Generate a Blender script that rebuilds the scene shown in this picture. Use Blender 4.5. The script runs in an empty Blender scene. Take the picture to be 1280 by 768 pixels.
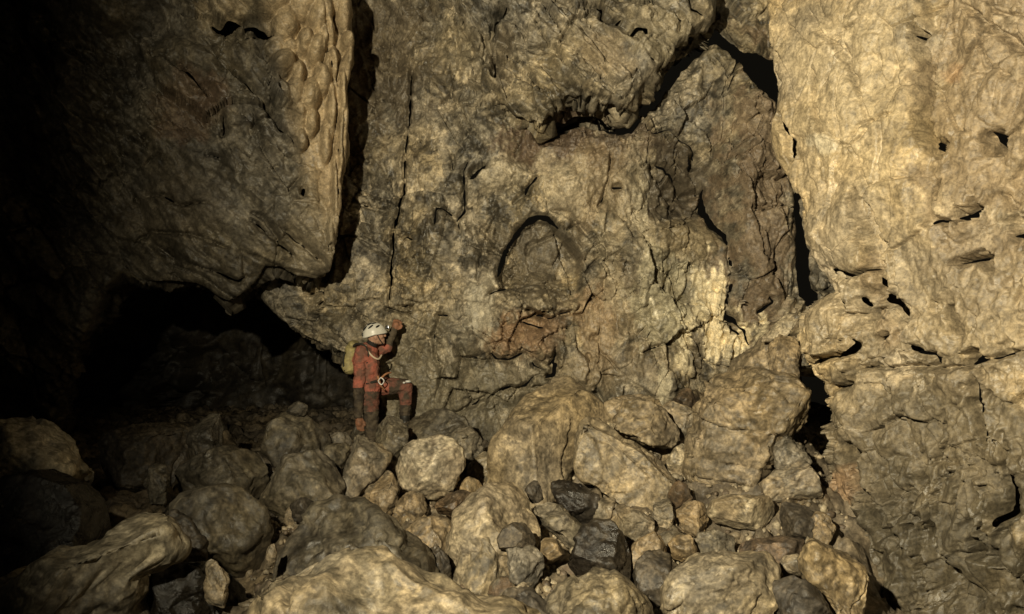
import bpy, bmesh, math, random
import numpy as np
from mathutils import Vector, Matrix

scene = bpy.context.scene
COL = scene.collection
F32 = np.float32

# ---------------------------------------------------------------- camera
CAM_Z = 1.9
FPX = 1005.0                       # focal length in pixels of a 1280 px wide frame
cam_d = bpy.data.cameras.new('camera')
cam_d.sensor_width = 36.0
cam_d.lens = 36.0 * FPX / 1280.0
cam_d.clip_start = 0.05
cam_d.clip_end = 200.0
cam = bpy.data.objects.new('camera', cam_d)
COL.objects.link(cam)
cam.location = (0, 0, CAM_Z)
cam.rotation_euler = (math.radians(90), 0, 0)
scene.camera = cam

# ---------------------------------------------------------------- world: the cave is closed, so next to no sky
world = bpy.data.worlds.new('World')
scene.world = world
world.use_nodes = True
bg = world.node_tree.nodes['Background']
bg.inputs['Color'].default_value = (1.0, 0.86, 0.6, 1)
bg.inputs['Strength'].default_value = 0.0045

# ---------------------------------------------------------------- the photographer's cave lamp, held up left of the camera
def look_at(o, target):
    d = Vector(target) - o.location
    o.rotation_euler = d.to_track_quat('-Z', 'Y').to_euler()

lamp_d = bpy.data.lights.new('cave_lamp', 'SPOT')
lamp_d.energy = 4950.0
lamp_d.color = (1.0, 0.885, 0.625)
lamp_d.spot_size = math.radians(115)
lamp_d.spot_blend = 1.0
lamp_d.shadow_soft_size = 0.05
lamp = bpy.data.objects.new('cave_lamp', lamp_d)
COL.objects.link(lamp)
lamp.location = (-1.6, 0.0, CAM_Z + 1.5)
look_at(lamp, (3.2, 7.0, 3.4))

scene.view_settings.view_transform = 'Standard'
scene.view_settings.look = 'None'
scene.view_settings.exposure = 0.0
scene.view_settings.gamma = 1.0
scene.cycles.max_bounces = 4
scene.cycles.diffuse_bounces = 3
scene.cycles.glossy_bounces = 2

# ---------------------------------------------------------------- numpy noise
_rng = np.random.RandomState(7)
_perm = np.concatenate([_rng.permutation(256)] * 4).astype(np.int32)
_g = _rng.normal(size=(256, 3)); _g /= np.linalg.norm(_g, axis=1)[:, None]
_grad = _g.astype(F32)
_rnd = _rng.rand(256, 4).astype(F32)

def _h(ix, iy, iz):
    return _perm[_perm[_perm[ix & 255] + (iy & 255)] + (iz & 255)]

def perlin(p):
    p = p.astype(F32)
    i = np.floor(p).astype(np.int32); f = p - i
    u = f * f * f * (f * (f * 6 - 15) + 10)
    res = 0
    for dx in (0, 1):
        wx = u[:, 0] if dx else 1 - u[:, 0]
        for dy in (0, 1):
            wy = u[:, 1] if dy else 1 - u[:, 1]
            for dz in (0, 1):
                wz = u[:, 2] if dz else 1 - u[:, 2]
                g = _grad[_h(i[:, 0] + dx, i[:, 1] + dy, i[:, 2] + dz)]
                res = res + wx * wy * wz * (g[:, 0] * (f[:, 0] - dx) + g[:, 1] * (f[:, 1] - dy) + g[:, 2] * (f[:, 2] - dz))
    return res * 1.5

def fbm(p, octs=4, gain=0.5):
    a, s, r = 1.0, 1.0, 0
    for k in range(octs):
        r = r + a * perlin(p * s + 17.3 * k); a *= gain; s *= 2.03
    return r

def ridged(p, octs=3, gain=0.5):
    a, s, r = 1.0, 1.0, 0
    for k in range(octs):
        r = r + a * (1 - 2 * np.abs(perlin(p * s + 11.7 * k))); a *= gain; s *= 2.1
    return r

def vnoise(p):
    return np.stack([perlin(p + 3.1), perlin(p + 41.7), perlin(p + 97.3)], 1)

def voro(p):
    """nearest cell in 3D: F1, F2, random numbers of the cell, offset from its centre"""
    p = p.astype(F32)
    i = np.floor(p).astype(np.int32); f = p - i
    n = len(p)
    F1 = np.full(n, 9, F32); F2 = np.full(n, 9, F32)
    best = np.zeros(n, np.int32); off = np.zeros((n, 3), F32)
    for dx in (-1, 0, 1):
        for dy in (-1, 0, 1):
            for dz in (-1, 0, 1):
                h = _h(i[:, 0] + dx, i[:, 1] + dy, i[:, 2] + dz)
                r = _rnd[h]
                v = np.stack([f[:, 0] - dx - r[:, 0], f[:, 1] - dy - r[:, 1], f[:, 2] - dz - r[:, 2]], 1)
                d = np.einsum('ij,ij->i', v, v)
                m = d < F1
                F2 = np.where(m, F1, np.minimum(F2, d))
                F1 = np.where(m, d, F1)
                best = np.where(m, h, best)
                off[m] = v[m]
    return np.sqrt(F1), np.sqrt(F2), best, off

def facets(p, tilt=0.9):
    """every cell of a 3D Voronoi pattern is a tilted flat face"""
    F1, F2, h, off = voro(p)
    g = _grad[(h * 7 + 13) & 255]
    return _rnd[h, 3] - 0.5 + tilt * np.einsum('ij,ij->i', g, off), F2 - F1

def tri(p):
    """chiselled noise: random heights on a tetrahedral lattice, joined by flat faces with sharp creases"""
    p = p.astype(F32)
    q = p + (p.sum(1) / 3)[:, None]
    i = np.floor(q).astype(np.int32); f = q - i
    od = np.argsort(-f, axis=1); fs = np.take_along_axis(f, od, 1)
    ar = np.arange(len(p)); v = i.copy()
    r = (1 - fs[:, 0]) * _rnd[_h(v[:, 0], v[:, 1], v[:, 2]), 0]
    for k in range(3):
        v[ar, od[:, k]] += 1
        wgt = fs[:, k] - (fs[:, k + 1] if k < 2 else 0)
        r = r + wgt * _rnd[_h(v[:, 0], v[:, 1], v[:, 2]), 0]
    return r - .5

def chisel(p, w=.10):
    q = p + w * vnoise(p * .9)
    return tri(q) + .48 * tri(q * 2.23 + 5) + .22 * tri(q * 5.1 + 3) + .09 * tri(q * 11.7 + 8)

def sstep(a, b, x):
    t = np.clip((x - a) / (b - a), 0, 1)
    return t * t * (3 - 2 * t)

def rock(p, amp=1.0, aniso=(1, 1, 1), rot=0.0, fine=1.0, big=1.0, crack=1.0, mid=1.0):
    """broken limestone: chiselled flat faces at four scales with some of them stepped; rot leans the joints in the wall plane"""
    c, s_ = math.cos(math.radians(rot)), math.sin(math.radians(rot))
    q = np.stack([p[:, 0] * c + p[:, 2] * s_, p[:, 1], -p[:, 0] * s_ + p[:, 2] * c], 1) * np.array(aniso, F32)
    w = q + 0.10 * vnoise(q * 1.5)
    f1, e1 = facets(w * 0.9, .8)
    f2, e2 = facets(w * 2.1 + 5, .6)
    f3, e3 = facets(w * 5.0 + 9, .6)
    loc = sstep(-.3, .3, perlin(q * .9 + 60) + .4 * perlin(q * 2.3 + 4))              # some areas are more broken than others
    d = big * 0.24 * f1 + mid * (.35 + .8 * loc) * 0.19 * f2 + fine * (.15 + loc) * .095 * f3
    d = d + big * .22 * tri(w * 1.1) + mid * .22 * tri(w * 2.4 + 3) + fine * ((.45 + .7 * loc) * (.15 * tri(w * 5.2 + 7) + .075 * tri(w * 11.5 + 1)) + .028 * tri(w * 26))
    d = d - crack * (0.17 * (1 - sstep(0.008, 0.042, e2)) * sstep(.02, .2, perlin(q * 1.3)) + .09 * (1 - sstep(0.01, .06, e3)) * loc * sstep(.05, .25, perlin(q * 1.7 + 31)))
    return amp * d

# ---------------------------------------------------------------- helpers
def px(u, v, d):
    """the point at distance d in front of the camera position that the photograph shows at (u, v)"""
    return np.array([(u - 640) / FPX * d, d, CAM_Z + (384 - v) / FPX * d])

def mesh_obj(name, verts, faces, mat, parent=None, tint=None, smooth=True, loc=(0, 0, 0)):
    me = bpy.data.meshes.new(name)
    verts = np.asarray(verts, F32); 
    if isinstance(faces, np.ndarray):
        n, k = faces.shape
        me.vertices.add(len(verts)); me.vertices.foreach_set('co', verts.ravel())
        me.loops.add(n * k); me.loops.foreach_set('vertex_index', faces.ravel().astype(np.int32))
        me.polygons.add(n)
        me.polygons.foreach_set('loop_start', np.arange(0, n * k, k, dtype=np.int32))
        me.update(calc_edges=True); me.validate()
    else:
        me.from_pydata([tuple(map(float, v)) for v in verts], [], faces)
    if smooth:
        me.polygons.foreach_set('use_smooth', np.ones(len(me.polygons), bool))
    if tint is not None:
        a = me.attributes.new('tint', 'FLOAT_COLOR', 'POINT')
        c = np.ones((len(verts), 4), F32); c[:, :3] = np.clip(tint, 0.004, 0.9)
        a.data.foreach_set('color', c.ravel())
    for m in (mat if isinstance(mat, (list, tuple)) else [mat]):
        me.materials.append(m)
    o = bpy.data.objects.new(name, me)
    COL.objects.link(o)
    o.location = loc
    if parent: o.parent = parent
    return o

def tag(o, label=None, cat=None, group=None, kind=None):
    if label: o['label'] = label
    if cat: o['category'] = cat
    if group: o['group'] = group
    if kind: o['kind'] = kind
    return o

def poly_near(x, y, pts, closed=False):
    """distance to a polyline, arc parameter 0..1, side, nearest point"""
    pts = np.asarray(pts, F32)
    if closed: pts = np.vstack([pts, pts[:1]])
    L = np.linalg.norm(pts[1:] - pts[:-1], axis=1); tot = L.sum(); acc = 0.0
    D = np.full(len(x), 1e9, F32); T = np.zeros(len(x), F32); S = np.zeros(len(x), F32)
    QX = np.zeros(len(x), F32); QY = np.zeros(len(x), F32)
    for (a, b), l in zip(zip(pts[:-1], pts[1:]), L):
        d = b - a
        t = np.clip(((x - a[0]) * d[0] + (y - a[1]) * d[1]) / (l * l + 1e-9), 0, 1)
        qx = a[0] + t * d[0]; qy = a[1] + t * d[1]
        dd = np.hypot(x - qx, y - qy)
        m = dd < D
        D[m] = dd[m]; T[m] = (acc + t[m] * l) / tot
        S[m] = np.sign(d[0] * (y - a[1]) - d[1] * (x - a[0]))[m]
        QX[m] = qx[m]; QY[m] = qy[m]
        acc += l
    return D, T, S, QX, QY

def inside(x, y, poly):
    r = np.zeros(len(x), bool); n = len(poly)
    for k in range(n):
        x0, y0 = poly[k]; x1, y1 = poly[(k + 1) % n]
        if y0 == y1: continue
        c = ((y0 > y) != (y1 > y)) & (x < (x1 - x0) * (y - y0) / (y1 - y0) + x0)
        r ^= c
    return r

def sdist(x, y, poly):
    """signed distance, positive inside"""
    D = poly_near(x, y, poly, True)[0]
    return np.where(inside(x, y, poly), D, -D)

def box_idx(x, y, pts, m):
    p = np.asarray(pts)
    return np.nonzero((x > p[:, 0].min() - m) & (x < p[:, 0].max() + m) & (y > p[:, 1].min() - m) & (y < p[:, 1].max() + m))[0]

def cracks(x, y, lines):
    """grooves, steps and open slits along traced lines; each = (points, width px, depth m[, step m, decay px])"""
    out = np.zeros(len(x), F32); slit = np.zeros(len(x), bool)
    for ln in lines:
        pts, w, dep = ln[0], ln[1], ln[2]
        st, dec = (ln[3], ln[4]) if len(ln) > 3 else (0, 1)
        ii = box_idx(x, y, pts, max(3 * w, 3 * dec if st else 0) + 4)
        if not len(ii): continue
        D, T, S, _, _ = poly_near(x[ii], y[ii], pts)
        tp = np.clip(np.minimum(T, 1 - T) * 6 + 0.05, 0, 1)
        var = 1 + .9 * perlin(np.stack([x[ii] * .06, y[ii] * .06, 0 * x[ii]], 1)) + .35 * perlin(np.stack([x[ii] * .25, y[ii] * .25, 0 * x[ii] + 8], 1))
        wn = np.maximum(w * (0.25 + 0.75 * tp) * var, .3)
        g = -(min(dep, .10) + (.14 if w >= 4 else 0)) * np.clip(1.4 - .62 * D / wn, 0, 1) * np.clip(tp * 2, 0, 1)
        if dep >= .14:
            slit[ii] |= (D < wn * .72 * min(1, dep / .25)) & (tp > .15) & (perlin(np.stack([x[ii] * .035, y[ii] * .035, 0 * x[ii] + 3 + w], 1)) > (-.33 if 2.0 < w < 3.4 else -9))
        if st:
            tz = np.where((T <= 0) | (T >= 1), 0, np.clip(np.minimum(T, 1 - T) * 7, 0, 1))
            g = g + st * (S > 0) * np.exp(-D / dec) * tz
        out[ii] += g
    return out, slit

def bumps(x, y, items):
    """soft bulges: (u, v, ru, rv, out m[, rotation deg, exponent])"""
    out = np.zeros(len(x), F32)
    for it in items:
        u, v, ru, rv, a = it[:5]
        r = math.radians(it[5]) if len(it) > 5 else 0
        e = it[6] if len(it) > 6 else 2
        c, s = math.cos(r), math.sin(r)
        dx = x - u; dy = y - v
        q = np.hypot((dx * c + dy * s) / ru, (-dx * s + dy * c) / rv)
        out += a * np.exp(-q ** e)
    return out

def knobs(x, y, items):
    """hard-edged rounded lumps (half ellipsoids): (u, v, ru, rv, out m, rotation)"""
    out = np.zeros(len(x), F32)
    for it in items:
        u, v, ru, rv, a = it[:5]
        r = math.radians(it[5]) if len(it) > 5 else 0
        c, s = math.cos(r), math.sin(r)
        dx = x - u; dy = y - v
        q = ((dx * c + dy * s) / ru) ** 2 + ((-dx * s + dy * c) / rv) ** 2
        out = np.maximum(out, a * np.sqrt(np.clip(1 - q, 0, 1)))
    return out

def stain_or_shade(tint, x, y, items, warp):
    """mineral colour patches and painted-in shade: (u, v, ru, rv, rgb, strength[, rot])"""
    for it in items:
        u, v, ru, rv, c, k = it[:6]
        r = math.radians(it[6]) if len(it) > 6 else 0
        cc, s = math.cos(r), math.sin(r)
        dx = x - u; dy = y - v
        q = np.hypot((dx * cc + dy * s) / ru, (-dx * s + dy * cc) / rv) + warp
        a = (k * (1 - sstep(0.65, 1.2, q)))[:, None]
        tint = tint * (1 - a) + np.array(c, F32) * a
    return tint

TAN = (.33, .268, .18); GREY = (.235, .203, .15); OLIVE = (.145, .126, .09); OCHRE = (.34, .255, .15)
RUST = (.20, .115, .06); WHITE = (.62, .56, .42); DARK = (.055, .046, .034); PALE = (.46, .39, .27); BROWN = (.15, .105, .065); BLACK = (.022, .019, .015)

def base_tint(p, c1, c2, sc=1.0, contrast=1.0):
    """limestone colours: two tones, dark patina, pale crust, an ochre tinge and speckle"""
    w = p + .22 * vnoise(p * 1.4 * sc)
    m = sstep(-.3, .3, fbm(w * 1.2 * sc + 31, 4, .65))[:, None]
    t = np.array(c1, F32) * m + np.array(c2, F32) * (1 - m)
    t = t * (1 - .42 * contrast * sstep(.14, .38, fbm(w * 2.6 * sc + 77, 5, .7)))[:, None]
    t = t * (1 + .42 * contrast * sstep(.22, .42, fbm(w * 4.1 * sc + 55, 5, .72)))[:, None]
    t = t * (1 - .26 * contrast * sstep(.2, .36, fbm(w * 7.5 * sc + 21, 4, .72)))[:, None]
    t = t * (1 + contrast * .20 * fbm(p * 15 * sc + 8, 2, .7))[:, None]
    f = perlin(p * 1.1 + 9) + .5 * perlin(p * 3.1 + 2)
    return t * np.stack([1 + .06 * f, np.ones(len(p)), 1 - .16 * f], 1)

# ---------------------------------------------------------------- materials
def rock_material(name, rough=(.55, .9), bump=.5, fine=1.0, spec=.35):
    m = bpy.data.materials.new(name); m.use_nodes = True
    nt = m.node_tree; N = nt.nodes; Lk = nt.links
    b = N['Principled BSDF']
    tc = N.new('ShaderNodeTexCoord')
    at = N.new('ShaderNodeAttribute'); at.attribute_name = 'tint'
    oi = N.new('ShaderNodeObjectInfo')
    add = N.new('ShaderNodeVectorMath'); add.operation = 'ADD'
    mul = N.new('ShaderNodeMath'); mul.operation = 'MULTIPLY'; mul.inputs[1].default_value = 37.0
    Lk.new(oi.outputs['Random'], mul.inputs[0])
    Lk.new(tc.outputs['Object'], add.inputs[0]); Lk.new(mul.outputs[0], add.inputs[1])
    def noise(scale, detail=6, rough=.6, dist=0.0):
        n = N.new('ShaderNodeTexNoise'); n.inputs['Scale'].default_value = scale * fine
        n.inputs['Detail'].default_value = detail; n.inputs['Roughness'].default_value = rough
        n.inputs['Distortion'].default_value = dist
        Lk.new(add.outputs[0], n.inputs['Vector']); return n
    n1 = noise(13, 9, .74, .5); n2 = noise(46, 5, .7); n3 = noise(3.2, 5, .6, .6)
    def rng(sock, lo, hi, a, c):
        r = N.new('ShaderNodeMapRange'); r.inputs['From Min'].default_value = lo; r.inputs['From Max'].default_value = hi
        r.inputs['To Min'].default_value = a; r.inputs['To Max'].default_value = c
        Lk.new(sock, r.inputs['Value']); return r.outputs['Result']
    k1 = rng(n1.outputs['Fac'], .37, .63, .58, 1.45)
    k2 = rng(n2.outputs['Fac'], .36, .64, .74, 1.3)
    mm = N.new('ShaderNodeMath'); mm.operation = 'MULTIPLY'; Lk.new(k1, mm.inputs[0]); Lk.new(k2, mm.inputs[1])
    vm = N.new('ShaderNodeVectorMath'); vm.operation = 'SCALE'
    Lk.new(at.outputs['Color'], vm.inputs[0]); Lk.new(mm.outputs[0], vm.inputs['Scale'])
    Lk.new(vm.outputs['Vector'], b.inputs['Base Color'])
    r = rng(n3.outputs['Fac'], .35, .62, rough[0], rough[1])
    Lk.new(r, b.inputs['Roughness'])
    b.inputs['Specular IOR Level'].default_value = spec
    vo = N.new('ShaderNodeTexVoronoi'); vo.feature = 'F1'; vo.inputs['Scale'].default_value = 26 * fine
    n4 = noise(16, 8, .66, .8)
    Lk.new(add.outputs[0], vo.inputs['Vector'])
    h = N.new('ShaderNodeMath'); h.operation = 'MULTIPLY_ADD'; h.inputs[1].default_value = .35
    Lk.new(vo.outputs['Distance'], h.inputs[0]); Lk.new(n4.outputs['Fac'], h.inputs[2])
    h2 = N.new('ShaderNodeMath'); h2.operation = 'MULTIPLY_ADD'; h2.inputs[1].default_value = .35
    Lk.new(n2.outputs['Fac'], h2.inputs[0]); Lk.new(h.outputs[0], h2.inputs[2])
    bp = N.new('ShaderNodeBump'); bp.inputs['Strength'].default_value = bump; bp.inputs['Distance'].default_value = .03 / fine
    Lk.new(h2.outputs[0], bp.inputs['Height']); Lk.new(bp.outputs['Normal'], b.inputs['Normal'])
    return m

M_ROCK = rock_material('limestone', (.34, .72), .32, 1.0, .5)
M_WET = rock_material('wet_limestone', (.18, .5), .5, 1.0, .5)
M_FLOW = rock_material('flowstone', (.4, .7), .25)

# ---------------------------------------------------------------- rock sheets (walls)
def sheet(name, O, U, n, ur, vr, res, outline, shape, tint_fn, rock_kw, undercut=.25, back=4.0, wrap=.55, holes=None, mat=None, label=None):
    """A rock face: a fine grid on the plane through O (U to the right, Z up, normal n to the viewer), pushed in and
    out by shape(), then turned round the edge of the outline and back into the rock, then broken up by noise."""
    O = np.array(O, F32); U = np.array(U, F32); n = np.array(n, F32)
    us = np.arange(ur[0], ur[1], res, dtype=F32); vs = np.arange(vr[0], vr[1], res, dtype=F32)
    nu, nv = len(us), len(vs)
    gu, gv = np.meshgrid(us, vs); gu = gu.ravel(); gv = gv.ravel()
    s_out = np.zeros(len(gu), F32); s_in = np.ones(len(gu), F32)
    keep = np.ones(len(gu), bool)
    if outline is not None:
        op = []
        for (a, b_) in outline:                       # pixel of the photograph -> point on the plane
            d = np.array([(a - 640) / FPX, 1, (384 - b_) / FPX])
            c = np.array([0, 0, CAM_Z])
            t = np.dot(O - c, n) / np.dot(d, n)
            P = c + d * t
            op.append((float(np.dot(P - O, U)), float(P[2])))
        wig = vnoise(np.stack([gu * 2.2, gv * 2.2, 0 * gu + 3], 1)) * .05 + vnoise(np.stack([gu * 9, gv * 9, 0 * gu + 7], 1)) * .018
        xu, xv = gu + wig[:, 0], gv + wig[:, 1]
        D, T, S, QX, QY = poly_near(xu, xv, op, True)
        ins = inside(xu, xv, op)
        s_out = np.where(ins, 0, D).astype(F32)
        s_in = np.where(ins, D, 0).astype(F32)
        keep = s_out < wrap
        nx = np.where(ins, 0, (xu - QX) / np.maximum(D, 1e-5)); ny = np.where(ins, 0, (xv - QY) / np.maximum(D, 1e-5))
        gu2 = np.where(ins, gu, gu - nx * s_out * (1 + undercut)); gv2 = np.where(ins, gv, gv - ny * s_out * (1 + undercut))
        rnd = .07 * np.exp(-s_in / .05)                 # the edge itself is rounded
        dep = back * s_out + np.where(ins, rnd, .07)
    else:
        gu2, gv2, dep = gu, gv, np.zeros(len(gu), F32)
    P0 = O[None] + gu[:, None] * U[None]; P0[:, 2] = gv
    pu = 640 + FPX * P0[:, 0] / P0[:, 1]; pv = 384 - FPX * (P0[:, 2] - CAM_Z) / P0[:, 1]
    wq = np.stack([pu * .02, pv * .02, 0 * pu], 1)
    jw = vnoise(wq) * 3 + vnoise(wq * 5) * 1.4
    out, crk = shape(pu + jw[:, 0], pv + jw[:, 1], P0)
    crk, slit = cracks(pu + jw[:, 0], pv + jw[:, 1], crk)
    crk = crk * np.clip(s_in / .10, 0, 1); slit &= s_in > .06
    P = O[None] + gu2[:, None] * U[None]; P[:, 2] = gv2
    P = P + n[None] * (out - dep)[:, None]
    G = P.reshape(nv, nu, 3)
    du = np.gradient(G, axis=1); dv = np.gradient(G, axis=0)
    # the noise pushes along a smoothed normal so that steep steps do not tear
    nr = np.cross(du, dv); 
    for _ in range(3):
        nr[1:-1, 1:-1] = (nr[1:-1, 1:-1] * 2 + nr[:-2, 1:-1] + nr[2:, 1:-1] + nr[1:-1, :-2] + nr[1:-1, 2:]) / 6
    nr = nr.reshape(-1, 3); nr /= np.maximum(np.linalg.norm(nr, axis=1), 1e-9)[:, None]
    sg = np.sign(np.median(nr @ n)); nr *= sg
    kw = dict(rock_kw); lam = kw.pop('mask', None)
    dsp = rock(P, **kw)
    if lam is not None: dsp = dsp * lam(pu, pv)
    bl = np.clip(s_out / .05, 0, 1)[:, None]
    nr = nr * bl + n[None] * (1 - bl)
    P = P + nr * dsp[:, None] + n[None] * crk[:, None]
    tint = tint_fn(pu + jw[:, 0], pv + jw[:, 1], P)
    idx = np.arange(nu * nv).reshape(nv, nu)
    f = np.stack([idx[:-1, :-1], idx[:-1, 1:], idx[1:, 1:], idx[1:, :-1]], -1).reshape(-1, 4)
    if holes is not None: slit = slit | (holes(pu + jw[:, 0], pv + jw[:, 1]) & (s_out <= 0))
    f = f[keep[f].all(1) & (slit[f].sum(1) < 3)]
    if np.dot(np.cross(U, [0, 0, 1]), n) < 0: f = f[:, ::-1]
    used = np.unique(f); rm = np.full(nu * nv, -1); rm[used] = np.arange(len(used))
    P = P[used]; f = rm[f]
    # the broken rims of slits and holes are eased into continuous lines
    e = np.sort(np.concatenate([f[:, [0, 1]], f[:, [1, 2]], f[:, [2, 3]], f[:, [3, 0]]]), 1)
    key = e[:, 0].astype(np.int64) * len(P) + e[:, 1]
    uk, ct = np.unique(key, return_counts=True)
    be = uk[ct == 1]; ea, eb = be // len(P), be % len(P)
    for _ in range(4):
        acc = np.zeros_like(P); cn = np.bincount(ea, minlength=len(P)) + np.bincount(eb, minlength=len(P))
        for ax in range(3):
            acc[:, ax] = np.bincount(ea, P[eb, ax], len(P)) + np.bincount(eb, P[ea, ax], len(P))
        m = cn == 2
        P[m] = .4 * P[m] + .6 * acc[m] / 2
    o = mesh_obj(name, P, f, mat or M_ROCK, None, tint[used])
    tag(o, kind='structure')
    return o
# ================================================================= THE CAVE
def pn(x, y, s, z=0.0):
    return perlin(np.stack([x * s, y * s, 0 * x + z], 1))

# ---- back wall
CLEFT = [(975, 205), (996, 215), (1010, 260), (1012, 385), (996, 384), (990, 330), (994, 290), (990, 250)]
CLEFT2 = [(985, 470), (1080, 470), (1110, 700), (1020, 700), (990, 560)]
def back_holes(x, y):
    return inside(x, y, HOLE) | inside(x, y, CLEFT) | inside(x, y, CLEFT2)
NICHE = [(619, 352), (624, 328), (634, 305), (648, 284), (668, 271), (690, 272), (706, 288), (722, 308), (730, 322), (729, 365), (718, 405), (640, 400)]
HOLE = [(886, 55), (893, 35), (905, 50), (915, 62), (940, 72), (985, 80), (985, 145), (955, 140), (935, 128), (918, 100), (905, 72)]
BACK_CRACKS = [
    ([(619, 354), (623, 335), (630, 316), (641, 297), (654, 281), (670, 271), (686, 272), (702, 286)], 3.4, .3, .05, 14),
    ([(664, 172), (682, 168), (696, 160), (716, 154), (742, 154), (766, 160), (786, 162), (802, 148)], 11.0, .5),
    ([(796, 148), (815, 126), (835, 102), (850, 82), (868, 66), (892, 50)], 9.0, .5),
    ([(512, 60), (511, 110), (507, 160), (506, 200), (504, 240), (497, 266), (493, 290), (489, 322), (490, 400)], 1.9, .40, .05, 12),
    ([(441, 256), (452, 254), (464, 260), (482, 262), (487, 243)], 1.8, .18),
    ([(564, 192), (567, 212), (570, 215)], 1.8, .2),
    ([(588, 200), (582, 213), (581, 240), (580, 265), (570, 277), (574, 295)], 2.4, .35, -.05, 10),
    ([(590, 226), (598, 216), (610, 206)], 4.0, .5),
    ([(544, 288), (545, 264), (558, 266), (568, 277)], 2.0, .25, -.05, 14),
    ([(672, 222), (662, 232), (655, 243)], 2.4, .3, .05, 14),
    ([(762, 192), (760, 225), (753, 250), (742, 262)], 2.0, .18, .06, 16),
    ([(765, 236), (780, 235)], 2.5, .3),
    ([(822, 205), (835, 212), (848, 225), (857, 243)], 2.2, .3, .06, 14),
    ([(860, 195), (868, 205), (866, 212)], 4.0, .4),
    ([(858, 243), (870, 240), (882, 238)], 2.5, .3),
    ([(800, 150), (815, 172), (830, 165), (862, 185), (872, 200)], 2.6, .35, .10, 20),
    ([(686, 262), (708, 268), (725, 285), (742, 300)], 2.0, .12, .04, 10),
    ([(704, 276), (690, 292), (664, 303), (659, 320)], 2.4, .3, .05, 16),
    ([(545, 392), (565, 394)], 2.2, .3),
    ([(555, 385), (545, 420), (546, 445), (556, 455), (550, 475), (545, 500)], 1.6, .14, .03, 12),
    ([(570, 443), (585, 447), (600, 448)], 1.8, .2, -.03, 12),
    ([(612, 440), (622, 449), (637, 450), (656, 440)], 2.6, .4, -.10, 26),
    ([(656, 440), (668, 458), (682, 466)], 1.8, .2, -.05, 14),
    ([(694, 430), (692, 450), (684, 458)], 2.0, .2, .06, 16),
    ([(676, 468), (664, 473), (655, 484), (632, 482), (620, 490), (608, 500)], 2.4, .3, .05, 18),
    ([(680, 474), (692, 470), (694, 440)], 3.0, .35),
    ([(655, 383), (668, 392), (688, 399), (697, 392)], 2.2, .3, -.07, 16),
    ([(697, 392), (718, 388)], 2.0, .25),
    ([(649, 399), (662, 404), (680, 410)], 2.5, .2, -.04, 12),
    ([(702, 412), (712, 412)], 2.0, .25),
    ([(607, 372), (618, 366), (640, 360)], 2.0, .25, .06, 14),
    ([(618, 270), (606, 300), (600, 330), (596, 352)], 1.6, .10, .04, 14),
    ([(800, 440), (820, 432), (840, 425)], 2.0, .2, -.03, 14),
    ([(735, 440), (735, 480)], 2.0, .12, .05, 16),
    ([(560, 520), (590, 505), (612, 492)], 1.6, .15),
    ([(640, 255), (652, 245), (662, 240)], 1.6, .12),
    ([(945, 330), (952, 325), (945, 322), (940, 318)], 2.0, .3),
    ([(885, 230), (885, 262), (892, 282), (905, 296), (908, 310)], 3.2, .45, -.10, 22),
    ([(908, 300), (912, 340), (908, 380), (915, 410), (932, 434)], 2.0, .15, -.10, 26),
    ([(948, 370), (956, 377), (948, 384), (938, 392)], 2.6, .35),
    ([(905, 395), (914, 398), (925, 412), (935, 434)], 3.0, .35),
    ([(926, 262), (935, 280), (945, 322)], 1.6, .10),
    ([(830, 95), (845, 110), (852, 135)], 1.6, .12),
    ([(450, 300), (462, 308), (487, 320)], 1.6, .14, .02, 10),
    ([(500, 305), (508, 296), (520, 302)], 2.0, .2, .03, 10),
    ([(380, 372), (402, 366), (405, 378), (396, 386)], 1.8, .2),
    ([(340, 395), (372, 402), (402, 424), (440, 440)], 2.2, .1, .05, 16),
]
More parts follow.
